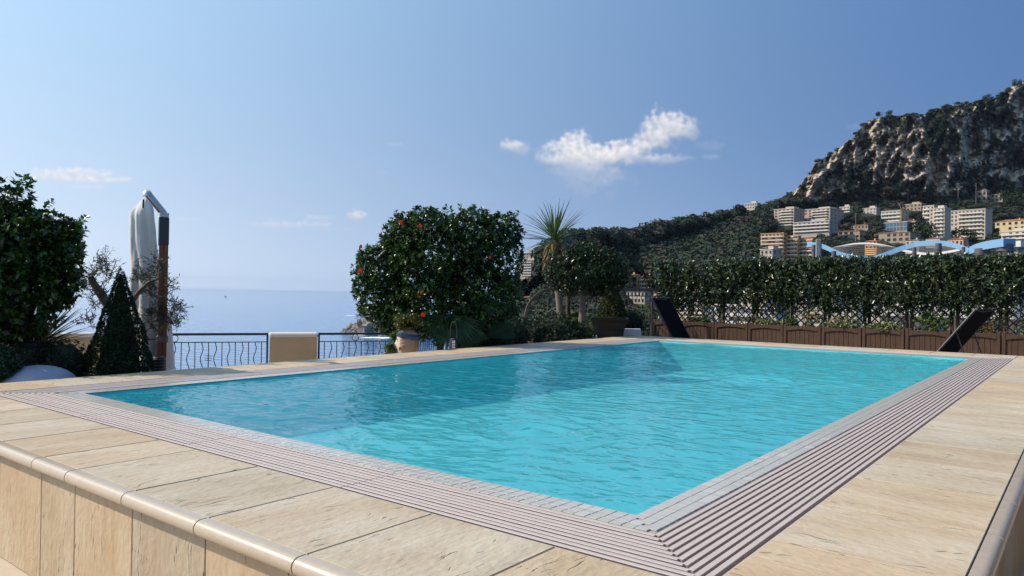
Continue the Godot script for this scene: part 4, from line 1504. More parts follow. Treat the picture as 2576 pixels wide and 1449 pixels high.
	wpart(pl, "foliage", m.done(), M.leaf_glossy)

func lantern() -> void:
	var d := 11.4
	var b := ground(1142, d)
	var o := thing("garden_lantern", "dark lantern with ribbed pale front and wire handle beside the fan palm", "lantern", b)
	var y0 := at(1142, 885, d).y - 0.06
	var y1 := at(1142, 850, d).y
	var B := Basis(Vector3.UP, deg_to_rad(38.0 - 14.0))
	var m := MB.new()
	m.lathe(PackedVector2Array([Vector2(0.045, y0), Vector2(0.06, y0 + 0.02), Vector2(0.07, (y0 + y1) / 2), Vector2(0.06, y1 - 0.02), Vector2(0.03, y1)]), 16, Transform3D(Basis(), b))
	wpart(o, "body", m.done(), M.dark_metal)
	for k in 9:
		m = MB.new()
		m.cbox(Transform3D(B, b + B * Vector3(0.028, 0, 0.066) + Vector3.UP * lerpf(y0 + 0.03, y1 - 0.045, k / 8.0)), Vector3(0.05, 0.010, 0.012), 0.002)
		wpart(o, "rib", m.done(), M.white_plastic)
	m = MB.new()
	var hp := PackedVector3Array()
	for i in 13:
		var an := PI * i / 12.0
		hp.append(b + B * Vector3(cos(an) * 0.055, 0, 0) + Vector3.UP * (y1 - 0.01 + 0.26 * pow(sin(an), 0.6)))
	m.tube(hp, PackedFloat32Array([0.004]), 5)
	wpart(o, "handle", m.done(), M.brushed_steel_dark)
	m = MB.new()
	m.tube(PackedVector3Array([b, b + Vector3.UP * y0]), PackedFloat32Array([0.05, 0.05]), 12)
	wpart(o, "stand", m.done(), M.dark_metal)

func rattan_and_blocks() -> void:
	# a flared woven planter (square, wider at the top), standing on the terrace
	var d := 15.2
	var c := ground(1534, d)
	var y1 := at(1534, 800, d).y
	var o := thing("rattan_planter", "flared black woven planter before the yellow-tipped cone", "planter", c)
	var B := Basis(Vector3.UP, deg_to_rad(30.0))
	var m := MB.new()
	var w1 := 46.0 / F * d
	var w0 := w1 * 0.72
	var yb := at(1534, 862, d).y
	var lev := [[0.0, w0 * 0.9], [yb, w0], [(yb + y1) * 0.5, w0 * 1.08], [y1 - 0.08, w1 * 0.92], [y1 - 0.03, w1], [y1, w1], [y1, w1 * 0.9], [y1 - 0.08, w1 * 0.85]]
	for i in lev.size() - 1:
		for s in 4:
			var e0 := B * Basis(Vector3.UP, s * PI / 2)
			var q := func(l: Array, t: float) -> Vector3: return c + e0 * Vector3(t * l[1], l[0], l[1])
			m.quad(q.call(lev[i], -1.0), q.call(lev[i], 1.0), q.call(lev[i + 1], 1.0), q.call(lev[i + 1], -1.0))
	wpart(o, "woven_body", m.done(), M.rattan)
	m = MB.new()
	m.box(Transform3D(B, c + Vector3.UP * (y1 - 0.09)), Vector3(w1 * 1.7, 0.02, w1 * 1.7))
	wpart(o, "soil", m.done(), M.soil)
	for s in 4:
		m = MB.new()
		var e0 := B * Basis(Vector3.UP, s * PI / 2)
		m.cbox(Transform3D(e0, c + e0 * Vector3(0, y1 - 0.012, w1 + 0.006)), Vector3(w1 * 2.0 + 0.03, 0.032, 0.03), 0.008)
		wpart(o, "rim_band", m.done(), M.rattan)
	# white rounded block and a smaller one
	for q in [[1589, 838, 15.75, 24.0, 15.0, "white rounded block with a sloped front beside the black woven planter", "poolside_block"], [1486, 850, 14.75, 17.0, 8.0, "small low white block left of the black woven planter's foot", "poolside_block"]]:
		var p := at(q[0], q[1], q[2])
		o = thing(q[6], q[5], "block", Vector3(p.x, 0, p.z), "white blocks at the pool's corner")
		m = MB.new()
		var w: float = q[3] / F * q[2]
		var yt: float = at(q[0], q[1] - q[4] * 0.75, q[2]).y
		var Bq := Basis(Vector3.UP, deg_to_rad(34.0))
		var n := 10
		var prof := PackedVector2Array([Vector2(-w * 1.04, 0.0)])
		for i in n: prof.append(Vector2(-w * 0.86 - 0.06 * w * cos(PI / 2 * i / (n - 1)), yt - 0.05 + 0.05 * sin(PI / 2 * i / (n - 1))))
		for i in n: prof.append(Vector2(w * 0.86 + 0.06 * w * sin(PI / 2 * i / (n - 1)), yt - 0.05 + 0.05 * cos(PI / 2 * i / (n - 1))))
		prof.append(Vector2(w * 1.0, 0.0))
		var P3 := Vector3(p.x, 0, p.z)
		for i in prof.size() - 1:
			var g := func(v: Vector2, z: float) -> Vector3: return P3 + Bq * Vector3(v.x, v.y, z)
			m.quad(g.call(prof[i + 1], -0.14), g.call(prof[i], -0.14), g.call(prof[i], 0.14), g.call(prof[i + 1], 0.14))
			for z in [-0.14, 0.14]:
				m.ft(P3 + Bq * Vector3(0, 0.05, z), g.call(prof[i], z), g.call(prof[i + 1], z), Bq * Vector3(0, 0, z))
		wpart(o, "body", m.done(), M.white_plastic)
		m = MB.new()
		m.box(Transform3D(Bq, P3 + Vector3.UP * 0.01), Vector3(w * 2.1, 0.018, 0.30))
		wpart(o, "base", m.done(), M.dark_metal)

func lounger(label: String, px: float, d: float, lean: Vector3, sgn: int) -> void:
	# sling lounger whose raised back leans away; the seat is level and low
	var p := ground(px, d, 0.15)
	var o := thing("sun_lounger", label, "lounger", p, "dark sling sun loungers")
	var away := p - cam_t.origin
	away.y = 0
	away = away.normalized()
	var right := away.cross(Vector3.UP)
	var hinge := p + Vector3.UP * 0.30 + right * (0.0 * sgn)
	var ln := 1.06
	var dir := (right * lean.x + Vector3.UP * lean.y + away * lean.z).normalized()
	# the back is turned a little so that its face shows
	var wide := (away * 0.86 + right * (0.52 if sgn < 0 else 0.46)).normalized() * (0.62 if sgn < 0 else 0.60)
	if sgn < 0: hinge += -right * 0.0
	var nrm := wide.cross(dir).normalized()
	var sheet := func(a: Vector3, b: Vector3, w: Vector3, t: float) -> ArrayMesh:
		var m := MB.new()
		var dd := (b - a)
		var nn := w.cross(dd).normalized() * t
		m.box(Transform3D(Basis(w.normalized(), dd.normalized(), w.normalized().cross(dd.normalized())), (a + b) / 2), Vector3(w.length(), dd.length(), t))
		return m.done()
	var foot := p - Vector3(dir.x, 0, dir.z).normalized() * 1.25 + Vector3.UP * 0.30
	wpart(o, "backrest", sheet.call(hinge, hinge + dir * ln, wide, 0.035), M.sling)
	wpart(o, "seat", sheet.call(foot, hinge, wide, 0.03), M.sling)
	for s in [-0.5, 0.5]:
		var m := MB.new()
		m.tube(PackedVector3Array([hinge + wide * s * 1.05, hinge + dir * ln + wide * s * 1.05]), PackedFloat32Array([0.018]), 8)
		wpart(o, "back_frame", m.done(), M.dark_metal)
		m = MB.new()
		m.tube(PackedVector3Array([foot + wide * s * 1.05, hinge + wide * s * 1.05, hinge + wide * s * 1.05 + (hinge - foot).normalized() * 0.55]), PackedFloat32Array([0.02]), 8)
		wpart(o, "side_rail", m.done(), M.dark_metal)
		for f in [0.12, 1.3]:
			var q: Vector3 = foot + (hinge - foot) * f + wide * s
			m = MB.new()
			m.tube(PackedVector3Array([q, Vector3(q.x, 0.155, q.z)]), PackedFloat32Array([0.018]), 8)
			wpart(o, "leg", m.done(), M.dark_metal)
		m = MB.new()
		var e: Vector3 = hinge + (hinge - foot).normalized() * 0.5 + wide * s * 0.9
		m.tube(PackedVector3Array([hinge + dir * ln * 0.55 + wide * s * 0.9, e]), PackedFloat32Array([0.011]), 6)
		wpart(o, "prop_strut", m.done(), M.dark_metal)
	# curled head end
	var m := MB.new()
	var hp := PackedVector3Array()
	for i in 5:
		var f := i / 4.0 - 0.5
		hp.append(hinge + dir * (ln + 0.015 - 0.05 * (1.0 - 4.0 * f * f)) + wide * f * 1.05)
	m.tube(hp, PackedFloat32Array([0.022]), 8)
	wpart(o, "head_bar", m.done(), M.dark_metal)

func mast() -> void:
	var p := at(524, 893, 26.0)
	var o := thing("pole_mast", "thin pole with short crossbars standing behind the railing against the sea", "mast", Vector3(p.x, SEA, p.z))
	var m := MB.new()
	m.tube(PackedVector3Array([Vector3(p.x, SEA, p.z), p]), PackedFloat32Array([0.05, 0.018]), 8)
	wpart(o, "pole", m.done(), M.brushed_steel_dark)
	for k in 3:
		wpart(o, "crossbar", barm(p + cam_t.basis.x * 0.12 + Vector3.DOWN * (0.03 + 0.08 * k), p - cam_t.basis.x * 0.12 + Vector3.DOWN * (0.03 + 0.08 * k), 0.02, 0.02), M.brushed_steel_dark)

# ---------------------------------------------------------------- planters with trellis and climbers
func make_trellis() -> void:
	rng.seed = 303
	var bf := 15.6      # front of the boxes
	var deck := 0.15
	var top := 0.872
	var wid := 0.75
	var height := 2.27
	# one trellis planter, then copies
	var o := thing("trellis_planter", "", "planter", Vector3.ZERO, "wooden trellis planters in a row")
	var h := top - deck
	for s in [-1, 1]:
		for zz in [0.0, -0.34]:
			var m := MB.new()
			m.cbox(xf(Vector3(s * (wid / 2 - 0.035), (h + 0.02) / 2, zz - 0.03)), Vector3(0.06, h + 0.02, 0.06), 0.008)
			part(o, "post", m.done(), M.wood_planter)
	var np := 7
	for i in np:
		var x := -wid / 2 + 0.065 + (i + 0.5) * (wid - 0.13) / np
		var m := MB.new()
		m.cbox(xf(Vector3(x, (h - 0.05) / 2 + 0.02, -0.03 - 0.002 * (i % 2))), Vector3((wid - 0.13) / np - 0.005, h - 0.05, 0.018), 0.003)
		part(o, "plank", m.done(), M.wood_planter)
	# arched top board
	var am := MB.new()
	var segs := 10
	for i in segs:
		var f0 := float(i) / segs
		var f1 := float(i + 1) / segs
		var x0 := lerpf(-wid / 2 + 0.065, wid / 2 - 0.065, f0)
		var x1 := lerpf(-wid / 2 + 0.065, wid / 2 - 0.065, f1)
		var lo := func(f: float) -> float: return h - 0.105 + 0.035 * (1.0 - pow(2.0 * f - 1.0, 2.0))
		var hi := h - 0.005
		for z in [[0.0, 1.0], [-0.03, -1.0]]:
			am.fq(Vector3(x0, lo.call(f0), z[0] + 0.002), Vector3(x1, lo.call(f1), z[0] + 0.002), Vector3(x1, hi, z[0] + 0.002), Vector3(x0, hi, z[0] + 0.002), Vector3(0, 0, z[1]))
		am.fq(Vector3(x0, hi, 0.002), Vector3(x1, hi, 0.002), Vector3(x1, hi, -0.028), Vector3(x0, hi, -0.028), Vector3.UP)
		am.fq(Vector3(x0, lo.call(f0), 0.002), Vector3(x1, lo.call(f1), 0.002), Vector3(x1, lo.call(f1), -0.028), Vector3(x0, lo.call(f0), -0.028), Vector3.DOWN)
	part(o, "arched_board", am.done(), M.wood_planter)
	var m := MB.new()
	m.box(xf(Vector3(0, 0.03, -0.2)), Vector3(wid - 0.02, 0.04, 0.36))
	part(o, "base_board", m.done(), M.wood_planter)
	m = MB.new()
	m.box(xf(Vector3(0, h - 0.06, -0.2)), Vector3(wid - 0.08, 0.03, 0.32))
	part(o, "soil", m.done(), M.soil)
	m = MB.new()
	m.box(xf(Vector3(0, h / 2, -0.385)), Vector3(wid - 0.02, h - 0.04, 0.02))
	part(o, "rear_board", m.done(), M.wood_planter)
	# trellis: two uprights, a curved head rail, a foot rail, crossing laths and one stake
	var th := height - deck
	for s in [-1, 1]:
		m = MB.new()
		m.cbox(xf(Vector3(s * (wid / 2 - 0.04), (h + th) / 2 - 0.13, -0.43)), Vector3(0.06, th - h + 0.24, 0.05), 0.006)
		part(o, "upright", m.done(), M.wood_trellis)
	m = MB.new()
	for i in 10:
		var f0 := i / 10.0
		var f1 := (i + 1) / 10.0
		var yy := func(f: float) -> float: return th - 0.02 - 0.09 * (1.0 - pow(2.0 * f - 1.0, 2.0))
		bar(m, Vector3(lerpf(-wid / 2 + 0.07, wid / 2 - 0.07, f0), yy.call(f0), -0.43), Vector3(lerpf(-wid / 2 + 0.07, wid / 2 - 0.07, f1), yy.call(f1), -0.43), 0.04, 0.05)
	part(o, "head_rail", m.done(), M.wood_trellis)
	var hw := wid / 2 - 0.07
	var y0 := h - 0.06
	var y1 := th - 0.12
	var step := 0.155
	for sg in [-1.0, 1.0]:
		var c := y0 - 2.0 * hw
		while c < y1 + 0.01:
			# line y = c + hw + sg * x, cut to the panel
			var pts := []
			for x in [-hw, hw]:
				var y: float = c + hw + sg * x
				pts.append(Vector2(x, y))
			var a: Vector2 = pts[0]
			var b: Vector2 = pts[1]
			var lowq := a if a.y < b.y else b
			var highq := b if a.y < b.y else a
			if highq.y > y0 + 0.05 and lowq.y < y1 - 0.05:
				if lowq.y < y0: lowq = lowq.lerp(highq, (y0 - lowq.y) / (highq.y - lowq.y))
				if highq.y > y1: highq = lowq.lerp(highq, (y1 - lowq.y) / (highq.y - lowq.y))
				part(o, "lath", barm(Vector3(lowq.x, lowq.y, -0.425 + sg * 0.006), Vector3(highq.x, highq.y, -0.425 + sg * 0.006), 0.026, 0.011) if false else lath(Vector3(lowq.x, lowq.y, -0.428 + sg * 0.006), Vector3(highq.x, highq.y, -0.428 + sg * 0.006)), M.wood_trellis)
			c += step
	m = MB.new()
	m.tube(PackedVector3Array([Vector3(0.02, y0, -0.40), Vector3(0.02, th * 0.8, -0.40)]), PackedFloat32Array([0.012]), 6)
	part(o, "stake", m.done(), M.wood_trellis)
	var facts := ["with the end post, behind the raised lounger", "with trailing leaves, next to the end planter", "with bare lattice beside the end pair", "with low variegated plants and a pale wall behind", "with a bronze leafy shoot", "with the thickest tuft of variegated leaves", "with a long low row of variegated leaves", "with a yellow leaf hanging over its arched board", "behind the slanted lounger's strut", "half hidden behind the slanted lounger", "beyond the slanted lounger", "at the row's end beyond the slanted lounger"]
	var edges := [8.04, 7.29, 6.54, 5.79, 5.04, 4.29, 3.53, 2.78, 2.02, 1.25, 0.5, -0.25, -1.0]
	for i in 12:
		var t := o
		if i > 0:
			t = o.duplicate()
			t.name = numbered("trellis_planter")
			add_child(t, true)
		t.position = ab((edges[i] + edges[i + 1]) / 2, bf, deck)
		t.set_meta("label", "brown wooden planter with lattice trellis " + facts[i])
	var cl := ["at the row's end by the railing", "over the second trellis, with bare post tops showing", "over the lattice with the open lower half", "above the first tuft of variegated leaves", "above the bronze leafy shoot", "above the thickest variegated tuft", "above the long low row of variegated leaves", "above the hanging yellow leaf", "behind the slanted lounger's strut", "behind the slanted lounger's head", "beyond the slanted lounger", "over the last trellis beyond the slanted lounger"]
	for i in 12:
		var c := ab((edges[i] + edges[i + 1]) / 2, bf, deck)
		climber("dark glossy climbing plant " + cl[i], c, wid, h, th, i)
	# low plants in the boxes
	var var_cols := [Color(0.26, 0.27, 0.12), Color(0.16, 0.19, 0.07), Color(0.34, 0.33, 0.19), Color(0.08, 0.12, 0.04)]
	var gr := [Color(0.06, 0.12, 0.025), Color(0.035, 0.08, 0.02), Color(0.11, 0.14, 0.03)]
	low_plant("low variegated cream-and-green plant in a planter left of the bronze shoot", ab(5.38, bf + 0.12, top + 0.03), Vector3(0.36, 0.085, 0.12), 150, var_cols)
	low_plant("small green leafy plant between variegated tuft and bronze shoot", ab(4.92, bf + 0.12, top + 0.09), Vector3(0.12, 0.14, 0.1), 45, gr)
	low_plant("upright bronze and yellow-green shoot in a planter", ab(4.52, bf + 0.12, top + 0.15), Vector3(0.18, 0.2, 0.1), 55, [Color(0.13, 0.10, 0.02), Color(0.10, 0.045, 0.02), Color(0.16, 0.17, 0.03)])
	low_plant("thick tuft of variegated cream-and-green leaves in a planter", ab(3.92, bf + 0.10, top + 0.06), Vector3(0.36, 0.13, 0.13), 210, var_cols)
	low_plant("long low row of variegated leaves spilling over a planter", ab(3.12, bf + 0.10, top + 0.03), Vector3(0.38, 0.085, 0.13), 180, var_cols)
	low_plant("green leafy plant with one hanging yellow leaf", ab(2.35, bf + 0.08, top + 0.14), Vector3(0.3, 0.22, 0.14), 110, gr)
	low_plant("sparse plant with orange dried leaves behind the slanted lounger", ab(1.5, bf + 0.12, top + 0.1), Vector3(0.26, 0.16, 0.1), 40, [Color(0.16, 0.10, 0.02), Color(0.05, 0.07, 0.02), Color(0.12, 0.06, 0.02)])
	low_plant("small yellow-green plant in the planter beyond the slanted lounger", ab(0.82, bf + 0.1, top + 0.06), Vector3(0.2, 0.1, 0.1), 40, [Color(0.20, 0.18, 0.03), Color(0.08, 0.12, 0.03)])
	low_plant("low dark leafy plant in the second planter of the row", ab(6.9, bf + 0.12, top + 0.05), Vector3(0.34, 0.1, 0.12), 80, [Color(0.03, 0.06, 0.02), Color(0.05, 0.08, 0.025)])

func lath(a: Vector3, b: Vector3) -> ArrayMesh:
	var m := MB.new()
	var d := (b - a).normalized()
	var z := Vector3(0, 0, 1)
	m.box(Transform3D(Basis(d.cross(z), d, z), (a + b) / 2), Vector3(0.026, a.distance_to(b), 0.011))
	return m.done()
func low_plant(label: String, c: Vector3, r: Vector3, n: int, cols: Array) -> void:
	var o := thing("low_plant", label, "plant", Vector3(c.x, 0.82, c.z), "low plants in the planters")
	var m := MB.new()
	crown(m, [[c, r]], n, 5, 0.05, 0.034, cols, 0.2, 0.9, 5.0)
	wpart(o, "foliage", m.done(), M.leaf_dull)
func climber(label: String, c: Vector3, wid: float, h: float, th: float, idx: int) -> void:
	var o := thing("climbing_plant", label, "climber", c + Vector3(0, h - 0.04, -0.25), "climbers on the trellises")
	var m := MB.new()
	nz.frequency = 2.6
	var yl := h + 0.02
	var yh := th + 0.0
	var open := [0.35, 0.5, 0.62, 0.42, 0.40, 0.40, 0.38, 0.42, 0.44, 0.5, 0.5, 0.4]
	for i in 1450:
		var x := rng.randf_range(-wid / 2 - 0.04, wid / 2 + 0.04)
		var f := rng.randf()
		var y := lerpf(yl, yh + 0.06 * nz.get_noise_2d(c.x + x, 9.0), f)
		var p := c + Vector3(x, y, -0.40)
		var dens := nz.get_noise_3dv(p * 1.0) * 0.6 + 0.5
		# thick above, open towards the foot
		var low: float = smoothstep(0.06, open[idx] + 0.12, f)
		if rng.randf() > clampf(low * (0.75 + dens * 0.7), 0.05, 1.0): continue
		if idx == 1 and f > 0.78 and rng.randf() < 0.75: continue
		if idx == 0 and f > 0.82 and x > 0.05 and rng.randf() < 0.7: continue
		p.z += absf(rng.randfn(0.0, 0.075)) * (0.6 + low) - 0.03
		sprig(m, p, (Vector3(0, 0.3, 0.75) + rdir() * 0.9).normalized(), 4, 0.088, 0.040, IVY)
	wpart(o, "foliage", m.done(), M.leaf_ivy)
	m = MB.new()
	for k in 5:
		var a := c + Vector3(rng.randf_range(-0.3, 0.3), h - 0.05, -0.36)
		var p := PackedVector3Array([a])
		for i in 7:
			a += Vector3(rng.randf_range(-0.09, 0.09), 0.17, rng.randf_range(-0.03, 0.03))
			p.append(a)
		m.tube(p, PackedFloat32Array([0.009, 0.009, 0.008, 0.007, 0.006, 0.005, 0.004, 0.003]), 5)
	wpart(o, "stem", m.done(), M.bark_dark)

func make_added_screen() -> void:
	# board screen added out of view to darken the pool's right side wall
	var o := thing("added_shade_screen", "tall brown board screen added out of view to shade the pool side wall", "added_screen", ab(-1.25, 4.0, 0.0))
	for s in [-2.0, 1.0, 4.0, 7.0, 10.0]:
		var m := MB.new()
		m.cbox(xf(ab(-1.29, s, 1.0) - o.position), Vector3(0.08, 2.0, 0.08), 0.01)
		part(o, "post", m.done(), M.wood_planter)
	var bm := MB.new()
	bm.cbox(Transform3D(), Vector3(0.02, 0.19, 12.0), 0.004)
	var bmesh := bm.done()
	for k in 10:
		part(o, "board", bmesh, M.wood_planter, xf(ab(-1.24, 4.0, 0.12 + k * 0.197) - o.position))

# ---------------------------------------------------------------- hills, town, sea
const SKYLINE := [[1150, 800], [1210, 770], [1260, 742], [1300, 716], [1340, 690], [1370, 655], [1420, 622], [1480, 607], [1530, 603], [1560, 612], [1580, 605], [1640, 589], [1700, 577], [1760, 566], [1840, 546], [1900, 531], [1960, 520], [1985, 498], [2020, 455], [2035, 440], [2050, 412], [2100, 382], [2150, 342], [2180, 304], [2230, 294], [2330, 287], [2380, 270], [2440, 258], [2500, 246], [2540, 220], [2576, 204], [2640, 190], [2720, 200], [2900, 240], [3200, 330]]
const TOE := [[1150, 802], [1960, 523], [1985, 506], [2040, 520], [2100, 512], [2200, 508], [2300, 512], [2400, 505], [2480, 490], [2576, 478], [3200, 480]]
func poly_at(t: Array, x: float) -> float:
	if x <= t[0][0]: return t[0][1]
	for i in t.size() - 1:
		if x <= t[i + 1][0]:
			return lerpf(t[i][1], t[i + 1][1], (x - t[i][0]) / (t[i + 1][0] - t[i][0]))
	return t[t.size() - 1][1]
func depth_of(py: float) -> float:
	# how far off the hillside is where it shows at that height
	return 165.0 + 735.0 * pow(clampf((885.0 - py) / 385.0, 0.0, 1.3), 1.12)
const ROCKS := [[1250, 450, 95, 75], [1290, 650, 62, 115], [880, 790, 110, 60], [870, 880, 90, 60], [1110, 620, 85, 75], [960, 690, 95, 55], [1500, 600, 62, 200], [1560, 450, 52, 70], [1720, 740, 60, 130], [1770, 860, 65, 45], [1870, 400, 65, 65], [1880, 560, 55, 105], [1940, 650, 60, 60], [2240, 240, 55, 100], [2120, 480, 35, 45], [2240, 450, 45, 65], [2150, 740, 120, 30], [1620, 700, 50, 110], [1400, 560, 30, 90], [2100, 640, 50, 40], [1020, 820, 60, 40], [740, 860, 50, 40], [2210, 800, 60, 40], [2000, 520, 30, 60]]
var hill_noise := FastNoiseLite.new()
var rib_noise := FastNoiseLite.new()
func rockiness(px: float, py: float) -> float:
	var r := 0.0
	var nn := hill_noise.get_noise_2d(px * 1.4, py * 0.9)
	var n2 := hill_noise.get_noise_2d(px * 5.0 + 300.0, py * 4.2)
	for k in ROCKS:
		var x: float = 1725.0 + k[0] * 0.3747
		var y: float = 159.7 + k[1] * 0.3747
		var dx: float = (px - x) / (k[2] * 0.3747 * 1.15)
		var dy: float = (py - y) / (k[3] * 0.3747 * 1.1)
		r = maxf(r, 1.25 - sqrt(dx * dx + dy * dy) * 0.85)
	return r + nn * 0.6 + n2 * 0.95 - 0.27
func hill_point(px: float, py: float) -> Vector3:
	var sky_y := poly_at(SKYLINE, px)
	var toe := maxf(poly_at(TOE, px), sky_y + 1.5)
	var d := depth_of(maxf(py, toe))
	if py < toe:
		var hgt := (toe - py) / F * d
		d += hgt * 0.72
		var rb := rib_noise.get_noise_2d(px * 1.0 + py * 0.25, py * 0.55)
		var r2 := rib_noise.get_noise_2d(px * 3.1 + 90.0, py * 1.9)
		d -= (rb * 34.0 + r2 * 12.0 + hill_noise.get_noise_2d(px * 9.0, py * 7.0) * 7.0) * smoothstep(0.0, 30.0, toe - py) 
	else:
		d += hill_noise.get_noise_2d(px * 1.5, py * 1.5) * 10.0 * smoothstep(300.0, 600.0, d)
	var p := at(px, py, d)
	p.y -= 80.0 * smoothstep(1310.0, 1190.0, px)
	return p
func make_hills() -> void:
	hill_noise = noise(17, 0.02, 4)
	rib_noise = noise(18, 0.016, 3)
	rib_noise.fractal_type = FastNoiseLite.FRACTAL_RIDGED
	var m := MB.new()
	var x0 := 1180.0
	var x1 := 3000.0
	var cols := 420
	var low := 56
	var high := 86
	var rows := low + high + 4
	for i in cols + 1:
		var px := lerpf(x0, x1, pow(float(i) / cols, 1.0))
		var sky_y := poly_at(SKYLINE, px) + hill_noise.get_noise_1d(px * 4.0) * 5.0
		var toe := maxf(poly_at(TOE, px), sky_y + 2.0)
		for j in rows:
			var p: Vector3
			var rock := 0.0
			if j == 0:
				p = at(px, 885, 165.0)
				p.y = SEA - 2.0
			elif j <= low:
				p = hill_point(px, lerpf(885.0, toe, float(j - 1) / (low - 1)))
			elif j <= low + high:
				var py := lerpf(toe, sky_y, float(j - low) / high)
				p = hill_point(px, py)
				rock = smoothstep(-0.12, 0.16, rockiness(px, py)) if px > 1975 else 0.0
			else:
				p = hill_point(px, sky_y)
				var k := j - low - high
				var back := (p - cam_t.origin)
				back.y = 0
				p += back.normalized() * 90.0 * k + Vector3.DOWN * 25.0 * k * k
			m.v.append(p)
			var tone := hill_noise.get_noise_2d(px * 14.0, p.y * 3.0)
			var t2 := hill_noise.get_noise_2d(px * 3.0 + 50.0, p.y)
			var rc := Color(0.32, 0.26, 0.21).lerp(Color(0.45, 0.36, 0.275), clampf(0.5 + t2 * 1.3, 0, 1))
			rc = rc * (1.0 + 0.5 * tone)
			var gc := Color(0.035, 0.044, 0.028).lerp(Color(0.06, 0.058, 0.04), clampf(0.5 + tone, 0, 1))
			m.c.append(gc.lerp(rc, rock))
			m.n.append(Vector3.UP)
	for i in cols + 1:
		for j in rows:
			var k := i * rows + j
			var du := m.v[mini(i + 1, cols) * rows + j] - m.v[maxi(i - 1, 0) * rows + j]
			var dv := m.v[i * rows + mini(j + 1, rows - 1)] - m.v[i * rows + maxi(j - 1, 0)]
			var q := dv.cross(du).normalized()
			if q.dot(cam_t.origin - m.v[k]) < 0 and j <= low + high: q = -q
			m.n[k] = q
	for i in cols:
		for j in rows - 1:
			var k := i * rows + j
			m.ix.append_array([k, k + 1, k + rows, k + 1, k + rows + 1, k + rows])
	m.wind()
	var hm := mat("hill_ground", Color.WHITE, 0.95, 0.2)
	hm.vertex_color_use_as_albedo = true
	setting("mountain", m.done(), hm)

var footprints := []
func free_spot(px: float, py: float, up := 0.0) -> bool:
	for f in footprints:
		if px > f[0] - 3 and px < f[1] + 3 and py > f[2] - 2 and py < f[3] + up: return false
	return true
func tree_mesh(sd: int, flat: float, n: int) -> ArrayMesh:
	# a far tree: lumps of leaf-clump faces on a short trunk, about 1 high
	rng.seed = sd
	var m := MB.new()
	var lumps := []
	for i in 6:
		lumps.append([Vector3(rng.randf_range(-0.28, 0.28), rng.randf_range(0.42, 0.78) * flat + (1.0 - flat) * 0.72, rng.randf_range(-0.28, 0.28)), rng.randf_range(0.2, 0.32)])
	for i in n:
		var l: Array = lumps[rng.randi() % 6]
		var dr := rdir()
		dr.y = dr.y * 0.8 + 0.12
		var p: Vector3 = l[0] + dr * l[1] * Vector3(1, lerpf(0.55, 1.0, flat), 1)
		var k := rng.randf_range(0.7, 1.35)
		m.leaf(p, rdir().cross(dr).normalized(), (dr + rdir() * 0.3).normalized(), 0.17, 0.16, Color(k, k, k))
	m.tube(PackedVector3Array([Vector3(0, -0.25, 0), Vector3(0, 0.55, 0)]), PackedFloat32Array([0.035, 0.02]), 5)
	while m.c.size() < m.v.size(): m.c.append(Color(0.8, 0.6, 0.5))
	return m.done()
func scatter(called: String, label: String, category: String, mesh: Mesh, list: Array) -> void:
	var mm := MultiMesh.new()
	mm.transform_format = MultiMesh.TRANSFORM_3D
	mm.use_colors = true
	mm.mesh = mesh
	mm.instance_count = list.size()
	for i in list.size():
		mm.set_instance_transform(i, list[i][0])
		mm.set_instance_color(i, list[i][1])
	var o := MultiMeshInstance3D.new()
	o.name = numbered(called)
	o.multimesh = mm
	o.material_override = M.leaf_far
	tag(o, label, category, "", "stuff")
	add_child(o, true)
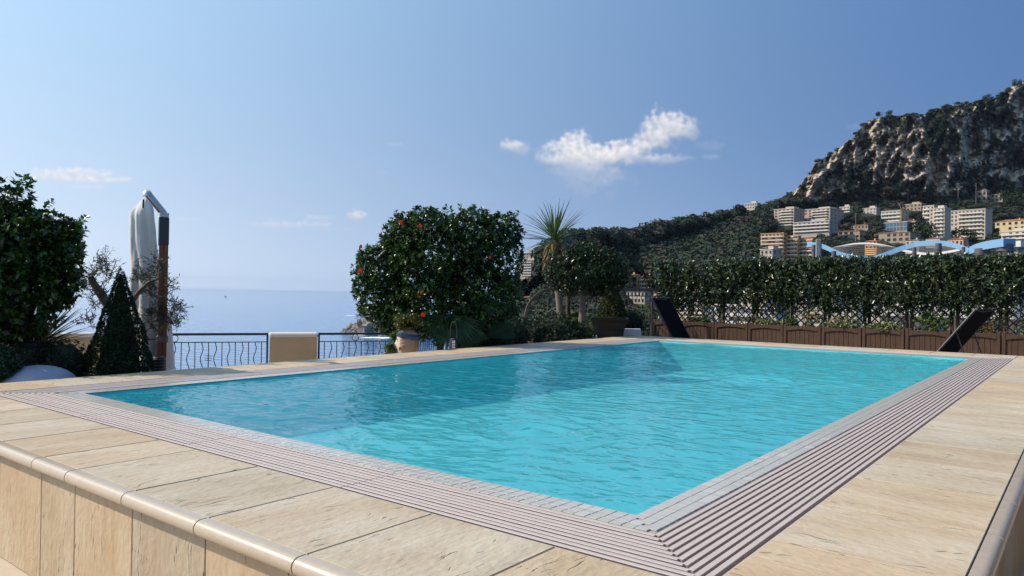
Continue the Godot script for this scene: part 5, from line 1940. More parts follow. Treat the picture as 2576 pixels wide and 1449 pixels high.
func make_forest() -> void:
	var kinds := [tree_mesh(1, 1.0, 150), tree_mesh(2, 0.55, 150), tree_mesh(3, 0.85, 150), tree_mesh(4, 0.7, 60)]
	var lists := [[], [], [], []]
	rng.seed = 4242
	var greens := [Color(0.028, 0.043, 0.027), Color(0.036, 0.052, 0.030), Color(0.024, 0.038, 0.026), Color(0.045, 0.056, 0.034), Color(0.056, 0.050, 0.038), Color(0.065, 0.056, 0.05)]
	var tries := 0
	while tries < 22000:
		tries += 1
		var px := rng.randf_range(1200.0, 2780.0)
		var sky_y := poly_at(SKYLINE, px)
		var toe := maxf(poly_at(TOE, px), sky_y)
		var py := lerpf(880.0, sky_y + 1.0, sqrt(rng.randf()))
		var cliff := py < toe - 4.0 and px > 1975
		if cliff and rockiness(px, py) > -0.10: continue
		var p := hill_point(px, py)
		if p.y < SEA + 3.0: continue
		var s := rng.randf_range(8.0, 15.0) if not cliff else rng.randf_range(3.5, 7.5)
		if p.distance_to(cam_t.origin) < 420.0: s *= 0.62
		if px > 2040 and not cliff: s *= 0.62
		if not cliff and not free_spot(px, py, s * 0.85 / p.distance_to(cam_t.origin) * F): continue
		var kind := rng.randi() % 3 if not cliff else 3
		if cliff and py < sky_y + 12.0: kind = 1
		var g: Color = greens[rng.randi() % 6 if rng.randf() < 0.6 else rng.randi() % 3]
		var k := rng.randf_range(0.75, 1.3)
		var t := Transform3D(Basis(Vector3.UP, rng.randf() * TAU).scaled(Vector3(s * rng.randf_range(0.9, 1.35), s * rng.randf_range(0.75, 1.05), s)), p - Vector3.UP * s * 0.18)
		lists[kind].append([t, Color(g.r * k, g.g * k, g.b * k)])
	scatter("hillside_forest", "dark green mixed woodland covering the lower hillside", "forest", kinds[0], lists[0])
	scatter("pine_forest", "flat-topped pines mixed into the hillside woodland and cliff rim", "forest", kinds[1], lists[1])
	scatter("hillside_scrub_trees", "rounded bushy trees mixed into the hillside woodland", "forest", kinds[2], lists[2])
	scatter("cliff_scrub", "dark scrub growing in the gullies of the rocky cliff", "scrub", kinds[3], lists[3])
	# single trees that stand out
	rng.seed = 99
	var singles := [[2318, 606, 44, 1.0, "broad dark pine standing before the tall slab apartment block", "pine_tree", 1.0], [2291, 590, 26, 1.0, "slim dark cypress beside the white gabled house", "cypress_tree", 0.28], [2214, 300, 15, 0.5, "flat-topped pine on the cliff rim", "ridge_pine", 1.3], [2236, 297, 14, 0.5, "flat-topped pine on the cliff rim", "ridge_pine", 1.3], [2172, 325, 12, 0.6, "lone small pine leaning out at the cliff's shoulder", "ridge_pine", 1.2], [2345, 290, 12, 0.6, "flat-topped pine on the cliff rim", "ridge_pine", 1.2], [2482, 254, 12, 0.8, "flat-topped pine on the cliff rim", "ridge_pine", 1.3], [2556, 222, 16, 0.8, "flat-topped pine on the cliff rim", "ridge_pine", 1.2], [2105, 545, 20, 0.9, "dark tree beside the small white villa", "hillside_tree", 1.0], [2440, 604, 26, 0.9, "dark tree below the white-balconied slab block", "hillside_tree", 1.3], [2405, 604, 22, 0.9, "dark bushy tree at the corner of the slab block", "hillside_tree", 1.2], [2545, 528, 36, 0.9, "dark tree below the stone villa under the cliff", "hillside_tree", 1.2], [2400, 540, 20, 0.9, "dark tree rising behind the slab block's roof", "hillside_tree", 1.1]]
	for q in singles:
		var p := hill_point(q[0], q[1])
		var d := p.distance_to(cam_t.origin)
		var h: float = q[2] / F * d * 1.15
		var o := thing(q[5], q[4], "tree", p, "single trees on the hillside" if q[5] != "ridge_pine" else "pines along the cliff rim")
		var m := MB.new()
		var lumps := []
		for i in 9: lumps.append([Vector3(rng.randf_range(-0.3, 0.3) * q[6], rng.randf_range(0.35 if q[3] > 0.7 else 0.6, 0.85), rng.randf_range(-0.3, 0.3) * q[6]), rng.randf_range(0.14, 0.24) * (0.5 if q[6] < 0.5 else 1.0)])
		for i in 420:
			var l: Array = lumps[rng.randi() % 9]
			var dr := rdir()
			var k := rng.randf_range(0.7, 1.3)
			m.leaf((l[0] + dr * l[1]) * h, (rdir() + dr * 0.4).normalized(), (dr + rdir() * 0.3).normalized(), 0.10 * h, 0.085 * h, Color(0.030 * k, 0.046 * k, 0.022 * k))
		part(o, "crown", m.done(), M.leaf_far)
		m = MB.new()
		m.tube(PackedVector3Array([Vector3(0, -0.1 * h, 0), Vector3(0.02 * h, 0.35 * h, 0), Vector3(0, 0.7 * h, 0)]), PackedFloat32Array([0.03 * h, 0.022 * h, 0.01 * h]), 6)
		part(o, "trunk", m.done(), M.bark_dark)

# a building seen between columns x0..x1 and rows y0..y1; front turned to the left so that its right side shows
func building(called: String, label: String, x0: float, x1: float, y0: float, y1: float, wall: Material, o_: Dictionary) -> Node3D:
	var d: float = o_.get("depth", depth_of(y1))
	footprints.append([x0, x1, y0, y1])
	var q: float = o_.get("side", 0.22)
	var th := deg_to_rad(o_.get("turn", 28.0))
	var total := (x1 - x0) / F * d
	var H := (y1 - y0) / F * d
	var W := total * (1.0 - q) / cos(th)
	var Dp := maxf(total * q / sin(th), 6.0)
	var mid := at(lerpf(x0, x1, (1.0 - q) * 0.5), y1, d)
	var to := cam_t.origin - mid
	var yaw := atan2(to.x, to.z) - th        # +Z is the front
	var o := thing(called, label, o_.get("category", "building"), mid, o_.get("group", ""), yaw)
	var deep: float = o_.get("deep", H * 0.25 + 3.0)
	var m := MB.new()
	m.box(xf(Vector3(0, (H - deep) / 2, -Dp / 2)), Vector3(W, H + deep, Dp))
	part(o, "wall", m.done(), wall)
	var fl: int = o_.get("floors", 4)
	var nc: int = o_.get("cols", 6)
	var fh := H / fl
	var cw := W / nc
	var win: Material = o_.get("glass", M.glass_dark)
	var ww: float = cw * o_.get("ww", 0.45)
	var wh: float = fh * o_.get("wh", 0.5)
	var wm := MB.new()
	wm.box(Transform3D(), Vector3(ww, wh, 0.16))
	var wmesh := wm.done()
	var fm := MB.new()
	for s in [-1, 1]:
		fm.box(xf(Vector3(s * (ww / 2 + 0.06), 0, 0.03)), Vector3(0.12, wh + 0.24, 0.3))
	fm.box(xf(Vector3(0, wh / 2 + 0.06, 0.03)), Vector3(ww, 0.12, 0.3))
	fm.box(xf(Vector3(0, -wh / 2 - 0.06, 0.05)), Vector3(ww + 0.1, 0.12, 0.36))
	var fmesh := fm.done()
	var bal: String = o_.get("balcony", "")
	for f in fl:
		for c in nc:
			var skip: bool = rng.randf() < o_.get("gaps", 0.06)
			if skip: continue
			var w := part(o, "window", wmesh, win, xf(Vector3(-W / 2 + (c + 0.5) * cw, (f + 0.52) * fh, 0.02)))
			if o_.get("frames", false): part(w, "frame", fmesh, M.coping_white)
		if bal != "":
			var bw := W * (0.96 if bal == "full" else 0.6)
			var bx := 0.0 if bal == "full" else W * 0.12
			var bm := MB.new()
			var out: float = o_.get("out", 1.5)
			bm.box(xf(Vector3(bx, f * fh + 0.08, out / 2)), Vector3(bw, 0.2, out))
			var sl := part(o, "balcony", bm.done(), o_.get("slab", M.coping_white))
			bm = MB.new()
			bm.box(xf(Vector3(bx, f * fh + 0.18 + fh * 0.16, out - 0.06)), Vector3(bw, fh * 0.30, 0.1))
			part(sl, "parapet", bm.done(), o_.get("parapet", M.coping_white))
			if o_.get("awnings", 0.0) > 0.0:
				for c in nc:
					if rng.randf() < o_.awnings:
						var awm := MB.new()
						var ax := -W / 2 + (c + 0.5) * cw
						var yy := (f + 0.95) * fh
						awm.quad(Vector3(ax - cw * 0.45, yy - fh * 0.28, out), Vector3(ax + cw * 0.45, yy - fh * 0.28, out), Vector3(ax + cw * 0.45, yy, 0.1), Vector3(ax - cw * 0.45, yy, 0.1))
						part(sl, "awning", awm.done(), M.awning)
	# windows of the right-hand side
	var ns: int = o_.get("side_cols", 2)
	for f in fl:
		for c in ns:
			if rng.randf() < 0.15: continue
			part(o, "window", wmesh, win, Transform3D(Basis(Vector3.UP, PI / 2), Vector3(W / 2 + 0.02, (f + 0.52) * fh, -(c + 0.5) * Dp / ns)))
	var roof: String = o_.get("roof", "flat")
	m = MB.new()
	if roof == "flat":
		m.box(xf(Vector3(0, H + 0.25, -Dp / 2)), Vector3(W + 0.8, 0.5, Dp + 0.8))
		part(o, "roof", m.done(), o_.get("roofm", M.coping_white))
		if o_.get("penthouse", true):
			m = MB.new()
			m.box(xf(Vector3(W * 0.12, H + 1.6, -Dp * 0.55)), Vector3(W * 0.4, 2.4, Dp * 0.5))
			part(o, "roof_house", m.done(), wall)
	else:
		var ov := 0.5
		var rh: float = o_.get("rise", 0.16) * W
		var a := Vector3(-W / 2 - ov, H, ov)
		var b := Vector3(W / 2 + ov, H, ov)
		var c := Vector3(W / 2 + ov, H, -Dp - ov)
		var e := Vector3(-W / 2 - ov, H, -Dp - ov)
		var hip := minf(W, Dp) * 0.42
		var r0 := Vector3(-W / 2 + hip, H + rh, -Dp / 2)
		var r1 := Vector3(W / 2 - hip, H + rh, -Dp / 2)
		m.quad(a, b, r1, r0)
		m.quad(c, e, r0, r1)
		m.tri(b, c, r1)
		m.tri(e, a, r0)
		m.quad(e, c, b, a)
		var rf := part(o, "roof", m.done(), M.roof_tiles)
		m = MB.new()
		m.box(xf(Vector3(W * 0.2, H + rh, -Dp * 0.4)), Vector3(0.9, 1.8, 0.7))
		part(rf, "chimney", m.done(), wall)
	return o

func make_town() -> void:
	rng.seed = 55
	grain("beige_render", Color(0.38, 0.30, 0.245), Color(0.45, 0.36, 0.30), 0.9, 141, 4, 4, Vector3.ONE * 0.05)
	grain("white_render", Color(0.44, 0.37, 0.30), Color(0.52, 0.44, 0.365), 0.9, 143, 4, 4, Vector3.ONE * 0.05)
	grain("orange_render", Color(0.62, 0.33, 0.14), Color(0.68, 0.38, 0.17), 0.9, 145, 4, 4, Vector3.ONE * 0.05)
	grain("yellow_render", Color(0.52, 0.40, 0.22), Color(0.60, 0.46, 0.26), 0.9, 147, 4, 4, Vector3.ONE * 0.05)
	grain("pink_render", Color(0.50, 0.30, 0.22), Color(0.58, 0.36, 0.26), 0.9, 149, 4, 4, Vector3.ONE * 0.05)
	grain("stone_render", Color(0.26, 0.20, 0.15), Color(0.36, 0.29, 0.22), 0.9, 151, 5, 5, Vector3.ONE * 0.08)
	grain("grey_render", Color(0.30, 0.27, 0.26), Color(0.38, 0.35, 0.33), 0.9, 153, 4, 4, Vector3.ONE * 0.05)
	grain("roof_tiles", Color(0.24, 0.09, 0.05), Color(0.38, 0.15, 0.08), 0.9, 155, 8, 8, Vector3.ONE * 0.15)
	mat("awning", lin(0.58, 0.42, 0.26), 0.9)
	mat("window_grey", lin(0.06, 0.055, 0.055), 0.3)
	var A := "apartment_block"
	building(A, "beige stepped apartment block with rounded left balconies above the orange block", 1948, 2021, 526, 568, M.beige_render, {"floors": 6, "cols": 5, "balcony": "part", "side": 0.35, "side_cols": 4, "glass": M.window_grey, "group": "apartment blocks on the slope"})
	building(A, "beige twin apartment block joined to the right of the rounded one", 2023, 2118, 526, 566, M.beige_render, {"floors": 6, "cols": 6, "balcony": "part", "side": 0.35, "side_cols": 4, "glass": M.window_grey, "group": "apartment blocks on the slope"})
	building(A, "low grey apartment terrace in front of the beige twin blocks", 1998, 2103, 558, 583, M.grey_render, {"floors": 3, "cols": 8, "balcony": "full", "side": 0.2, "glass": M.window_grey, "depth": 690.0, "group": "apartment blocks on the slope"})
	# the orange stepped block: three set-offs
	building("orange_block", "orange apartment block's tallest left wing with long white balconies", 1915, 1972, 588, 652, M.orange_render, {"floors": 7, "cols": 6, "balcony": "full", "awnings": 0.18, "side": 0.06, "turn": 22.0, "ww": 0.6, "slab": M.orange_render, "penthouse": false, "roofm": M.orange_render, "group": "wings of the orange apartment block"})
	building("orange_block", "orange apartment block's middle wing with striped awnings", 1972, 2008, 594, 653, M.orange_render, {"floors": 6, "cols": 4, "balcony": "full", "awnings": 0.3, "side": 0.06, "turn": 22.0, "ww": 0.6, "slab": M.orange_render, "penthouse": false, "roofm": M.orange_render, "group": "wings of the orange apartment block"})
	building("orange_block", "orange apartment block's lowest right wing with a blank shaded end wall", 2006, 2060, 602, 654, M.orange_render, {"floors": 5, "cols": 5, "balcony": "full", "awnings": 0.2, "side": 0.32, "turn": 24.0, "ww": 0.6, "slab": M.orange_render, "side_cols": 0, "penthouse": false, "roofm": M.orange_render, "group": "wings of the orange apartment block"})
	building("white_villa", "small white villa with a bay window below the orange block", 1913, 1966, 628, 655, M.white_render, {"floors": 2, "cols": 3, "depth": 520.0, "side": 0.45, "frames": true, "group": "villas on the slope"})
	building("stone_house", "low stone house with dark loggias and tiled roof above the blue canopy's dip", 2110, 2174, 582, 600, M.stone_render, {"floors": 2, "cols": 4, "roof": "hip", "rise": 0.05, "ww": 0.6, "wh": 0.6, "group": "brown stone houses"})
	building("stone_house", "long low stone house with tiled roof behind the loggia house", 2142, 2192, 566, 577, M.stone_render, {"floors": 1, "cols": 5, "roof": "hip", "rise": 0.05, "group": "brown stone houses"})
	building("stone_house", "wide brown stone house with arched loggia below the glass-fronted villa", 2203, 2306, 586, 609, M.stone_render, {"floors": 2, "cols": 6, "roof": "hip", "rise": 0.04, "ww": 0.55, "wh": 0.6, "group": "brown stone houses"})
	building("white_villa", "flat-roofed pale villa with long terrace under the cliff's foot", 2113, 2143, 521, 535, M.white_render, {"floors": 2, "cols": 3, "balcony": "full", "group": "villas on the slope"})
	building("white_villa", "flat-roofed villa with glazed corner between trees", 2172, 2211, 524, 538, M.white_render, {"floors": 2, "cols": 4, "glass": M.glass_blue, "group": "villas on the slope"})
	building("white_villa", "white modern villa with blue glazing above the crane", 2219, 2281, 531, 558, M.white_render, {"floors": 3, "cols": 5, "glass": M.glass_blue, "balcony": "full", "ww": 0.7, "side": 0.3, "penthouse": false, "group": "villas on the slope"})
	building("glass_villa", "dark glass-fronted lower storey with white columns below the white modern villa", 2224, 2284, 560, 582, M.grey_render, {"floors": 2, "cols": 7, "glass": M.glass_blue, "ww": 0.86, "wh": 0.85, "gaps": 0.0, "side": 0.1, "penthouse": false, "group": "villas on the slope"})
	building("white_villa", "white gabled house beside the dark cypress", 2279, 2307, 556, 580, M.white_render, {"floors": 2, "cols": 3, "roof": "hip", "rise": 0.1, "group": "villas on the slope"})
	building("stone_house", "concrete and stone roofscape behind the white modern villa", 2273, 2326, 514, 530, M.stone_render, {"floors": 2, "cols": 5, "group": "brown stone houses"})
	building("slab_tower", "tall narrow apartment tower with a blank sunlit end wall", 2340, 2387, 524, 608, M.white_render, {"floors": 9, "cols": 4, "side": 0.30, "turn": 26.0, "side_cols": 0, "balcony": "part", "out": 1.2, "glass": M.window_grey, "group": "wings of the slab apartment block"})
	building("slab_tower", "upper terraces of the slab tower with wide white balconies", 2323, 2352, 518, 560, M.white_render, {"floors": 4, "cols": 3, "side": 0.15, "balcony": "full", "penthouse": false, "group": "wings of the slab apartment block"})
	building("slab_block", "wide slab apartment block with seven rows of white balconies", 2387, 2486, 529, 597, M.white_render, {"floors": 7, "cols": 10, "side": 0.16, "turn": 20.0, "side_cols": 0, "balcony": "part", "glass": M.window_grey, "penthouse": false, "group": "wings of the slab apartment block"})
	building("cream_house", "cream house with red roof at the slope's right end", 2509, 2590, 556, 593, M.yellow_render, {"floors": 3, "cols": 5, "roof": "hip", "rise": 0.08, "frames": true, "group": "houses with red roofs"})
	building("white_villa", "white stepped house with terraces below the cream red-roofed house", 2524, 2592, 582, 612, M.white_render, {"floors": 3, "cols": 4, "balcony": "full", "depth": 600.0, "group": "villas on the slope"})
	building("stone_villa", "square stone villa with tower under the cliff", 2460, 2486, 481, 507, M.stone_render, {"floors": 2, "cols": 2, "group": "brown stone houses"})
	building("stone_villa", "low stone wing beside the square stone villa", 2486, 2528, 488, 508, M.stone_render, {"floors": 2, "cols": 4, "roof": "hip", "rise": 0.04, "group": "brown stone houses"})
	building("red_roof_house", "white house with low red roof under the blue canopy's crest", 2280, 2318, 604, 622, M.white_render, {"floors": 1, "cols": 3, "roof": "hip", "rise": 0.07, "depth": 470.0, "group": "houses with red roofs"})
	building("red_roof_house", "low white house with red roof at the slab tower's foot", 2331, 2370, 600, 620, M.white_render, {"floors": 1, "cols": 4, "roof": "hip", "rise": 0.07, "depth": 470.0, "group": "houses with red roofs"})
	building("red_roof_house", "low red house with red roof below the slab block", 2385, 2430, 602, 622, M.pink_render, {"floors": 1, "cols": 4, "roof": "hip", "rise": 0.07, "depth": 470.0, "group": "houses with red roofs"})
	building("red_roof_house", "small orange house with stepped red roof above the canopy slats", 2177, 2211, 607, 626, M.orange_render, {"floors": 2, "cols": 3, "roof": "hip", "rise": 0.12, "depth": 480.0, "group": "houses with red roofs"})
	# by the sea, left of the round-headed tree
	building("seafront_tower", "pale apartment block with white balcony rows between hibiscus and round-headed tree", 1302, 1370, 655, 714, M.beige_render, {"floors": 9, "cols": 5, "balcony": "part", "side": 0.42, "side_cols": 0, "glass": M.window_grey, "group": "towers by the sea"})
	building("seafront_tower", "pale tower rising behind the balcony block by the sea", 1316, 1345, 637, 690, M.beige_render, {"floors": 8, "cols": 3, "side": 0.3, "depth": 560.0, "group": "towers by the sea"})
	building("white_villa", "low white and orange house at the foot of the seafront tower", 1305, 1340, 712, 724, M.white_render, {"floors": 1, "cols": 4, "depth": 440.0, "group": "villas on the slope"})
	building("red_roof_house", "white villa with red roof seen above the curved railing's end", 1312, 1347, 748, 770, M.white_render, {"floors": 2, "cols": 3, "roof": "hip", "rise": 0.1, "frames": true, "group": "houses with red roofs"})
	building("red_roof_house", "stone house with red roof below the white villa by the curved railing", 1318, 1362, 782, 800, M.stone_render, {"floors": 2, "cols": 3, "roof": "hip", "rise": 0.08, "group": "houses with red roofs"})
	building("red_roof_house", "tall yellow house with red roof above the iron railing", 1574, 1610, 691, 726, M.yellow_render, {"floors": 3, "cols": 3, "roof": "hip", "rise": 0.1, "side": 0.4, "group": "houses with red roofs"})
	building("red_roof_house", "orange house with red roof and white balcony above the iron railing", 1613, 1644, 696, 726, M.orange_render, {"floors": 3, "cols": 3, "roof": "hip", "rise": 0.12, "side": 0.25, "balcony": "full", "group": "houses with red roofs"})
	building("red_roof_house", "white house with red roof partly hidden by the first climber", 1652, 1684, 694, 722, M.white_render, {"floors": 3, "cols": 3, "roof": "hip", "rise": 0.12, "group": "houses with red roofs"})
	building("seaside_house", "wide white-fronted house behind the iron railing's balusters", 1576, 1640, 732, 764, M.white_render, {"floors": 2, "cols": 5, "side": 0.3, "roof": "hip", "rise": 0.04, "group": "houses with red roofs"})
	building("seaside_house", "low pink house behind the railing ring", 1470, 1524, 736, 756, M.pink_render, {"floors": 1, "cols": 5, "roof": "hip", "rise": 0.04, "group": "houses with red roofs"})
	building("seaside_house", "small pink house beside the wide white-fronted house", 1644, 1690, 735, 758, M.pink_render, {"floors": 2, "cols": 3, "roof": "hip", "rise": 0.06, "group": "houses with red roofs"})
	# light walls seen through the trellis
	building("cream_block", "cream apartment block seen through the first trellises", 1700, 1800, 742, 800, M.yellow_render, {"floors": 5, "cols": 8, "balcony": "part", "depth": 190.0, "group": "blocks behind the trellis"})
	building("white_block", "white apartment block seen low through the third trellis", 1775, 1990, 775, 880, M.white_render, {"floors": 5, "cols": 12, "balcony": "part", "depth": 120.0, "deep": 20.0, "glass": M.glass_blue, "group": "blocks behind the trellis"})
	building("white_block", "white neighbouring block under the blue wavy canopy", 1985, 2800, 712, 960, M.white_render, {"floors": 3, "cols": 18, "balcony": "part", "depth": 44.0, "deep": 30.0, "side": 0.12, "turn": 12.0, "glass": M.glass_blue, "ww": 0.35, "penthouse": false, "group": "blocks behind the trellis"})
	building("grey_kiosk", "plain grey-brown flat-roofed hut right of the blue canopy's end", 2538, 2640, 622, 720, M.stone_render, {"floors": 1, "cols": 1, "gaps": 1.0, "side_cols": 0, "depth": 62.0, "deep": 12.0, "penthouse": false, "side": 0.8, "group": ""})
	building("hilltop_house", "long white house on the wooded crest", 1874, 1912, 512, 526, M.white_render, {"floors": 2, "cols": 5, "depth": 860.0, "group": "villas on the slope"})
	crane()
	canopy()
	for q in [[2284, 478, 515, "behind the white modern villa"], [2410, 470, 512, "above the slab block's roof"], [2455, 470, 520, "beside the square stone villa"], [2152, 545, 620, "left of the small orange stepped-roof house"], [2352, 560, 606, "at the slab tower's foot"]]:
		var p := hill_point(q[0], q[2])
		var o := thing("utility_pole", "thin pole on the dark slope " + q[3], "pole", p, "thin poles on the slope")
		var m := MB.new()
		var h: float = (q[2] - q[1]) / F * p.distance_to(cam_t.origin)
		m.tube(PackedVector3Array([Vector3(0, -2, 0), Vector3(0, h, 0)]), PackedFloat32Array([0.22, 0.12]), 6)
		m.box(xf(Vector3(0, h, 0)), Vector3(1.6, 0.2, 0.2))
		part(o, "shaft", m.done(), M.grey_render)

func crane() -> void:
	var d := 560.0
	var b := at(2264, 584, d)
	var o := thing("yellow_crane", "slim yellow construction crane before the white modern villa", "crane", b)
	var t := at(2269, 530, d)
	var m := MB.new()
	for s in [[-1, -1], [1, -1], [1, 1], [-1, 1]]:
		m.tube(PackedVector3Array([b + Vector3(s[0] * 0.5, -3, s[1] * 0.5), t + Vector3(s[0] * 0.4, 0, s[1] * 0.4)]), PackedFloat32Array([0.16]), 4)
	for k in 9:
		var a := b.lerp(t, k / 9.0)
		var c := b.lerp(t, (k + 1) / 9.0)
		m.tube(PackedVector3Array([a + Vector3(-0.5, 0, 0.5), c + Vector3(0.5, 0, 0.5)]), PackedFloat32Array([0.12]), 4)
	mat("crane_yellow", lin(0.42, 0.24, 0.06), 0.6)
	wpart(o, "mast", m.done(), M.crane_yellow)
	wpart(o, "jib", barm(t, at(2262, 512, d), 0.5, 0.5), M.crane_yellow)
	wpart(o, "counter_jib", barm(t, at(2290, 514, d), 0.4, 0.3), M.crane_yellow)

func canopy() -> void:
	# wavy blue roof edge on columns, with louvres behind it
	var blue := mat("canopy_blue", lin(0.17, 0.32, 0.47), 0.5)
	mat("canopy_white", lin(0.60, 0.58, 0.55), 0.6)
	mat("canopy_column", lin(0.10, 0.075, 0.085), 0.6)
	grain("louvre", Color(0.05, 0.045, 0.05), Color(0.11, 0.10, 0.10), 0.6, 161, 6, 6, Vector3.ONE * 0.6)
	var d := 46.0
	var c4 := func(x: float, y: float) -> Vector2: return Vector2((2500.0 + x / 1.6815) * 0.63889, (900.0 + y / 1.6815) * 0.63889)
	var top1 := [[1140, 92], [1175, 91], [1215, 93], [1260, 108], [1300, 126], [1350, 150], [1400, 165], [1460, 178], [1520, 184], [1580, 181], [1640, 163], [1720, 131], [1790, 106], [1850, 90], [1900, 82], [1950, 78], [2000, 78], [2050, 81], [2100, 90], [2140, 101], [2180, 115], [2213, 130]]
	var top2 := [[2213, 122], [2250, 104], [2300, 89], [2370, 75], [2440, 65]]
	var o := thing("wavy_canopy", "light blue wave-shaped roof edge on dark columns behind the hedge", "canopy", at(2300, 712, d))
	var fas := func(pts: Array, thick: float, d0: float, d1: float) -> ArrayMesh:
		var m := MB.new()
		for i in pts.size() - 1:
			var a: Vector2 = c4.call(pts[i][0], pts[i][1])
			var b: Vector2 = c4.call(pts[i + 1][0], pts[i + 1][1])
			var da := lerpf(d0, d1, float(i) / (pts.size() - 1))
			var db := lerpf(d0, d1, float(i + 1) / (pts.size() - 1))
			var p := at(a.x, a.y, da)
			var q := at(b.x, b.y, db)
			var dn := Vector3.DOWN * thick
			var bk := -cam_t.basis.z * -1.0 * 0.0 + (Vector3(p.x, 0, p.z)).normalized() * 0.35
			m.fq(p, q, q + dn, p + dn, -bk)
			m.fq(p + bk, q + bk, q + bk + dn, p + bk + dn, bk)
			m.fq(p, q, q + bk, p + bk, Vector3.UP)
			m.fq(p + dn, q + dn, q + dn + bk, p + dn + bk, Vector3.DOWN)
			if i == 0: m.fq(p, p + bk, p + bk + dn, p + dn, p - q)
			if i == pts.size() - 2: m.fq(q, q + bk, q + bk + dn, q + dn, q - p)
		return m.done()
	wpart(o, "wave_fascia", fas.call(top1, 0.30, 50.0, 42.0), blue)
	wpart(o, "wave_fascia", fas.call(top2, 0.42, 41.5, 38.0), blue)
	# the end block, its dark side turned right
	var e: Vector2 = c4.call(2440, 65)
	var ep := at(e.x, e.y, 38.0)
	var ex := at(e.x + 31, e.y + 0.5, 38.6)
	var m := MB.new()
	var bk := (ep - cam_t.origin).normalized() * 0.5
	m.fq(ep, ex, ex + Vector3.DOWN * 0.42, ep + Vector3.DOWN * 0.42, -bk)
	m.fq(ep + bk, ex + bk, ex + bk + Vector3.DOWN * 0.42, ep + bk + Vector3.DOWN * 0.42, bk)
	m.fq(ep, ex, ex + bk, ep + bk, Vector3.UP)
	m.fq(ex, ex + bk, ex + bk + Vector3.DOWN * 0.42, ex + Vector3.DOWN * 0.42, ex - ep)
	m.fq(ep + Vector3.DOWN * 0.42, ex + Vector3.DOWN * 0.42, ex + Vector3.DOWN * 0.42 + bk, ep + Vector3.DOWN * 0.42 + bk, Vector3.DOWN)
	wpart(o, "fascia_end", m.done(), blue)
	# rear white wave beam
	var rear := []
	for i in 20:
		var f := i / 19.0
		var x := 1300.0 + 900.0 * f
		rear.append([x, 126.0 + 34.0 * cos((x - 1950.0) / 430.0 * PI)])
	wpart(o, "rear_beam", fas.call(rear, 0.16, 58.0, 51.0), M.canopy_white)
	# columns: foot hidden behind the hedge
	for q in [[1185, 108, 47.0, 0.13], [1318, 150, 45.5, 0.14], [1850, 125, 44.0, 0.11], [2010, 98, 42.5, 0.17], [2165, 120, 43.0, 0.10], [2175, 122, 42.0, 0.10], [2291, 132, 40.0, 0.30], [2458, 104, 38.4, 0.34]]:
		var p2: Vector2 = c4.call(q[0], q[1])
		var tp := at(p2.x, p2.y, q[2])
		m = MB.new()
		m.tube(PackedVector3Array([tp, tp + Vector3.DOWN * 3.2]), PackedFloat32Array([q[3], q[3]]), 14)
		m.tube(PackedVector3Array([tp + Vector3.DOWN * 0.28, tp + Vector3.DOWN * 0.36]), PackedFloat32Array([q[3] * 1.25, q[3] * 1.25]), 14)
		wpart(o, "column", m.done(), M.canopy_column)
	# louvres: bars that run from the front wave back to the rear one, whose wave is the other way round
	for k in 7:
		m = MB.new()
		var t := (k + 1) / 8.0
		for i in range(3, top1.size() - 1):
			var ends := []
			for j in [i, i + 1]:
				var x: float = top1[j][0]
				var yr := 128.0 + 34.0 * cos((x - 1950.0) / 430.0 * PI)
				var pf: Vector2 = c4.call(x, top1[j][1] + 10.0)
				var pr: Vector2 = c4.call(x, yr)
				var dj := lerpf(50.0, 42.0, float(j) / top1.size())
				ends.append(at(pf.x, pf.y, dj).lerp(at(pr.x, pr.y, dj + 9.0), t))
			bar(m, ends[0], ends[1], 0.14, 0.05)
		wpart(o, "louvre", m.done(), M.louvre)
	# flat grey antenna panel on a pole
	var ap := at(2058, 650, 45.0)
	var t := thing("antenna_panel", "upright grey panel on a pole at the blue canopy's start", "antenna", ap)
	m = MB.new()
	m.cbox(xf(at(2058, 626, 45.0), deg_to_rad(30)), Vector3(0.26, 1.15, 0.12), 0.02)
	wpart(t, "panel", m.done(), M.grey_render)
	m = MB.new()
	m.tube(PackedVector3Array([at(2065, 600, 45.2), at(2063, 650, 45.2) + Vector3.DOWN * 1.6]), PackedFloat32Array([0.06]), 8)
	wpart(t, "pole", m.done(), M.canopy_column)

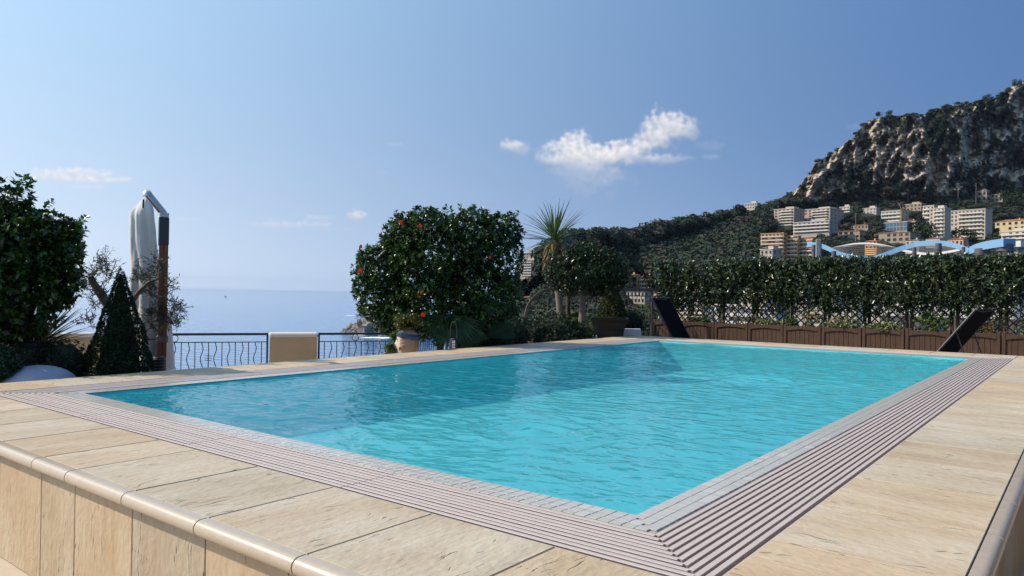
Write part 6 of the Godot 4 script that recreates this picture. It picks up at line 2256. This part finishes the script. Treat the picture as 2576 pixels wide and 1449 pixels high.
func make_sea_things() -> void:
	grain("sea_rock", Color(0.14, 0.12, 0.115), Color(0.34, 0.28, 0.235), 0.9, 171, 5, 5, Vector3.ONE * 0.05, true, 30.0)
	grain("sea_rock_dark", Color(0.05, 0.05, 0.055), Color(0.12, 0.11, 0.11), 0.9, 173, 5, 5, Vector3.ONE * 0.05)
	mat("foam", lin(0.75, 0.78, 0.80), 0.9)
	mat("boat_white", lin(0.6, 0.6, 0.6), 0.5)
	rock("rocky headland", "sea_rocks", "pale jagged rocky headland in the sea left of the hibiscus tree", [[890, 828, 22, 20], [915, 838, 26, 34], [945, 838, 38, 54], [985, 838, 40, 60], [1040, 838, 50, 64], [868, 838, 14, 5], [905, 845, 20, 16], [960, 850, 34, 24]], M.sea_rock, 812.0)
	rock("far rock", "sea_rocks", "small dark rock stack rising from the sea beyond the headland", [[912, 795, 9, 11], [926, 796, 14, 8], [898, 797, 6, 3]], M.sea_rock_dark, 1360.0)
	for q in [[882, 796, 1352.0, 16, 2.2], [862, 841, 800.0, 14, 1.6], [950, 853, 730.0, 40, 2.4], [900, 848, 770.0, 16, 1.6]]:
		var m := MB.new()
		var c := at(q[0], q[1], q[2])
		var o := thing("surf_foam", "white surf washing round the foot of the rocks", "foam", Vector3(c.x, SEA, c.z), "surf at the rocks")
		nz.frequency = 0.3
		for i in 26:
			var a0 := TAU * i / 26.0
			var a1 := TAU * (i + 1) / 26.0
			var r0 := 1.0 + 0.8 * nz.get_noise_1d(i * 2.3 + q[0])
			var r1 := 1.0 + 0.8 * nz.get_noise_1d(((i + 1) % 26) * 2.3 + q[0])
			var w: float = q[3] / F * q[2]
			var dp: float = q[4] * 5.0
			var xr := Vector3(cam_t.basis.x.x, 0, cam_t.basis.x.z)
			var zr := Vector3(cam_t.basis.z.x, 0, cam_t.basis.z.z)
			m.ft(Vector3(0, 0.25, 0), xr * cos(a0) * w * r0 + zr * sin(a0) * dp * r0 + Vector3(0, 0.06, 0), xr * cos(a1) * w * r1 + zr * sin(a1) * dp * r1 + Vector3(0, 0.06, 0), Vector3.UP)
		part(o, "foam_sheet", m.done(), M.foam)
	for q in [[567, 747, 9.0, "tiny boat far out on the sea near the horizon"], [866, 851, 5.0, "small boat in the water off the rocky headland"]]:
		var dd: float = (EYE - SEA) * F / (q[1] - horizon(q[0]))
		var c := at(q[0], q[1], dd)
		var k: float = q[2] / F * dd * 0.5
		var o := thing("motor_boat", q[3], "boat", Vector3(c.x, SEA, c.z))
		var m := MB.new()
		var sec := [[-1.0, 0.30, 0.28], [0.3, 0.32, 0.3], [0.8, 0.18, 0.36], [1.0, 0.01, 0.42]]
		for i in 3:
			var a: Array = sec[i]
			var b: Array = sec[i + 1]
			for s in [-1.0, 1.0]:
				m.fq(Vector3(a[0] * k, a[2] * k, s * a[1] * k), Vector3(b[0] * k, b[2] * k, s * b[1] * k), Vector3(b[0] * k, -0.1 * k, s * b[1] * k * 0.5), Vector3(a[0] * k, -0.1 * k, s * a[1] * k * 0.5), Vector3(0, 0, s))
			m.fq(Vector3(a[0] * k, a[2] * k, a[1] * k), Vector3(b[0] * k, b[2] * k, b[1] * k), Vector3(b[0] * k, b[2] * k, -b[1] * k), Vector3(a[0] * k, a[2] * k, -a[1] * k), Vector3.UP)
		m.fq(Vector3(-k, 0.28 * k, 0.3 * k), Vector3(-k, 0.28 * k, -0.3 * k), Vector3(-k, -0.1 * k, -0.15 * k), Vector3(-k, -0.1 * k, 0.15 * k), Vector3.LEFT)
		part(o, "hull", m.done(), M.boat_white)
		m = MB.new()
		m.cbox(xf(Vector3(-0.1 * k, 0.48 * k, 0)), Vector3(0.7 * k, 0.36 * k, 0.4 * k), 0.05 * k)
		part(o, "cabin", m.done(), M.window_grey)
func rock(_n: String, called: String, label: String, lumps: Array, m_: Material, d: float) -> void:
	var c := at(lumps[0][0], lumps[0][1], d)
	var o := thing(called, label, "rock", Vector3(c.x, SEA, c.z), "rocks in the sea")
	nz.frequency = 0.09
	for l in lumps:
		var base := at(l[0], l[1], d + rng.randf_range(-14, 14))
		base.y = SEA
		var r: float = l[2] / F * d
		var h: float = l[3] / F * d
		var m := MB.new()
		var nu := 26
		var nv := 12
		for j in nv + 1:
			for i in nu + 1:
				var f := float(j) / nv
				var an := TAU * (i % nu) / nu
				var rr := r * pow(cos(f * PI / 2), 0.6)
				var p := base + Vector3(cos(an) * rr, -2.0 + (h + 2.0) * pow(f, 0.8), sin(an) * rr)
				var nn := nz.get_noise_3dv(p) + 0.6 * nz.get_noise_3dv(p * 2.7)
				p += Vector3(cos(an), 0.25, sin(an)) * nn * r * 0.5 * (0.3 + cos(f * PI / 2)) + Vector3.UP * nn * h * 0.35 * f
				m.v.append(p)
		for j in nv:
			for i in nu:
				pass
		var mm := MB.new()
		for j in nv:
			for i in nu:
				var k := j * (nu + 1) + i
				var mid := base + Vector3.UP * h * 0.3
				mm.ft(m.v[k], m.v[k + 1], m.v[k + nu + 2], m.v[k] - mid)
				mm.ft(m.v[k], m.v[k + nu + 2], m.v[k + nu + 1], m.v[k] - mid)
		wpart(o, "boulder", mm.done(), m_)

func _ready() -> void:
	light_and_camera()
	make_materials()
	make_ground()
	make_pool()
	make_plants()
	make_terrace_things()
	make_trellis()
	make_added_screen()
	make_town()
	make_hills()
	make_forest()
	make_sea_things()
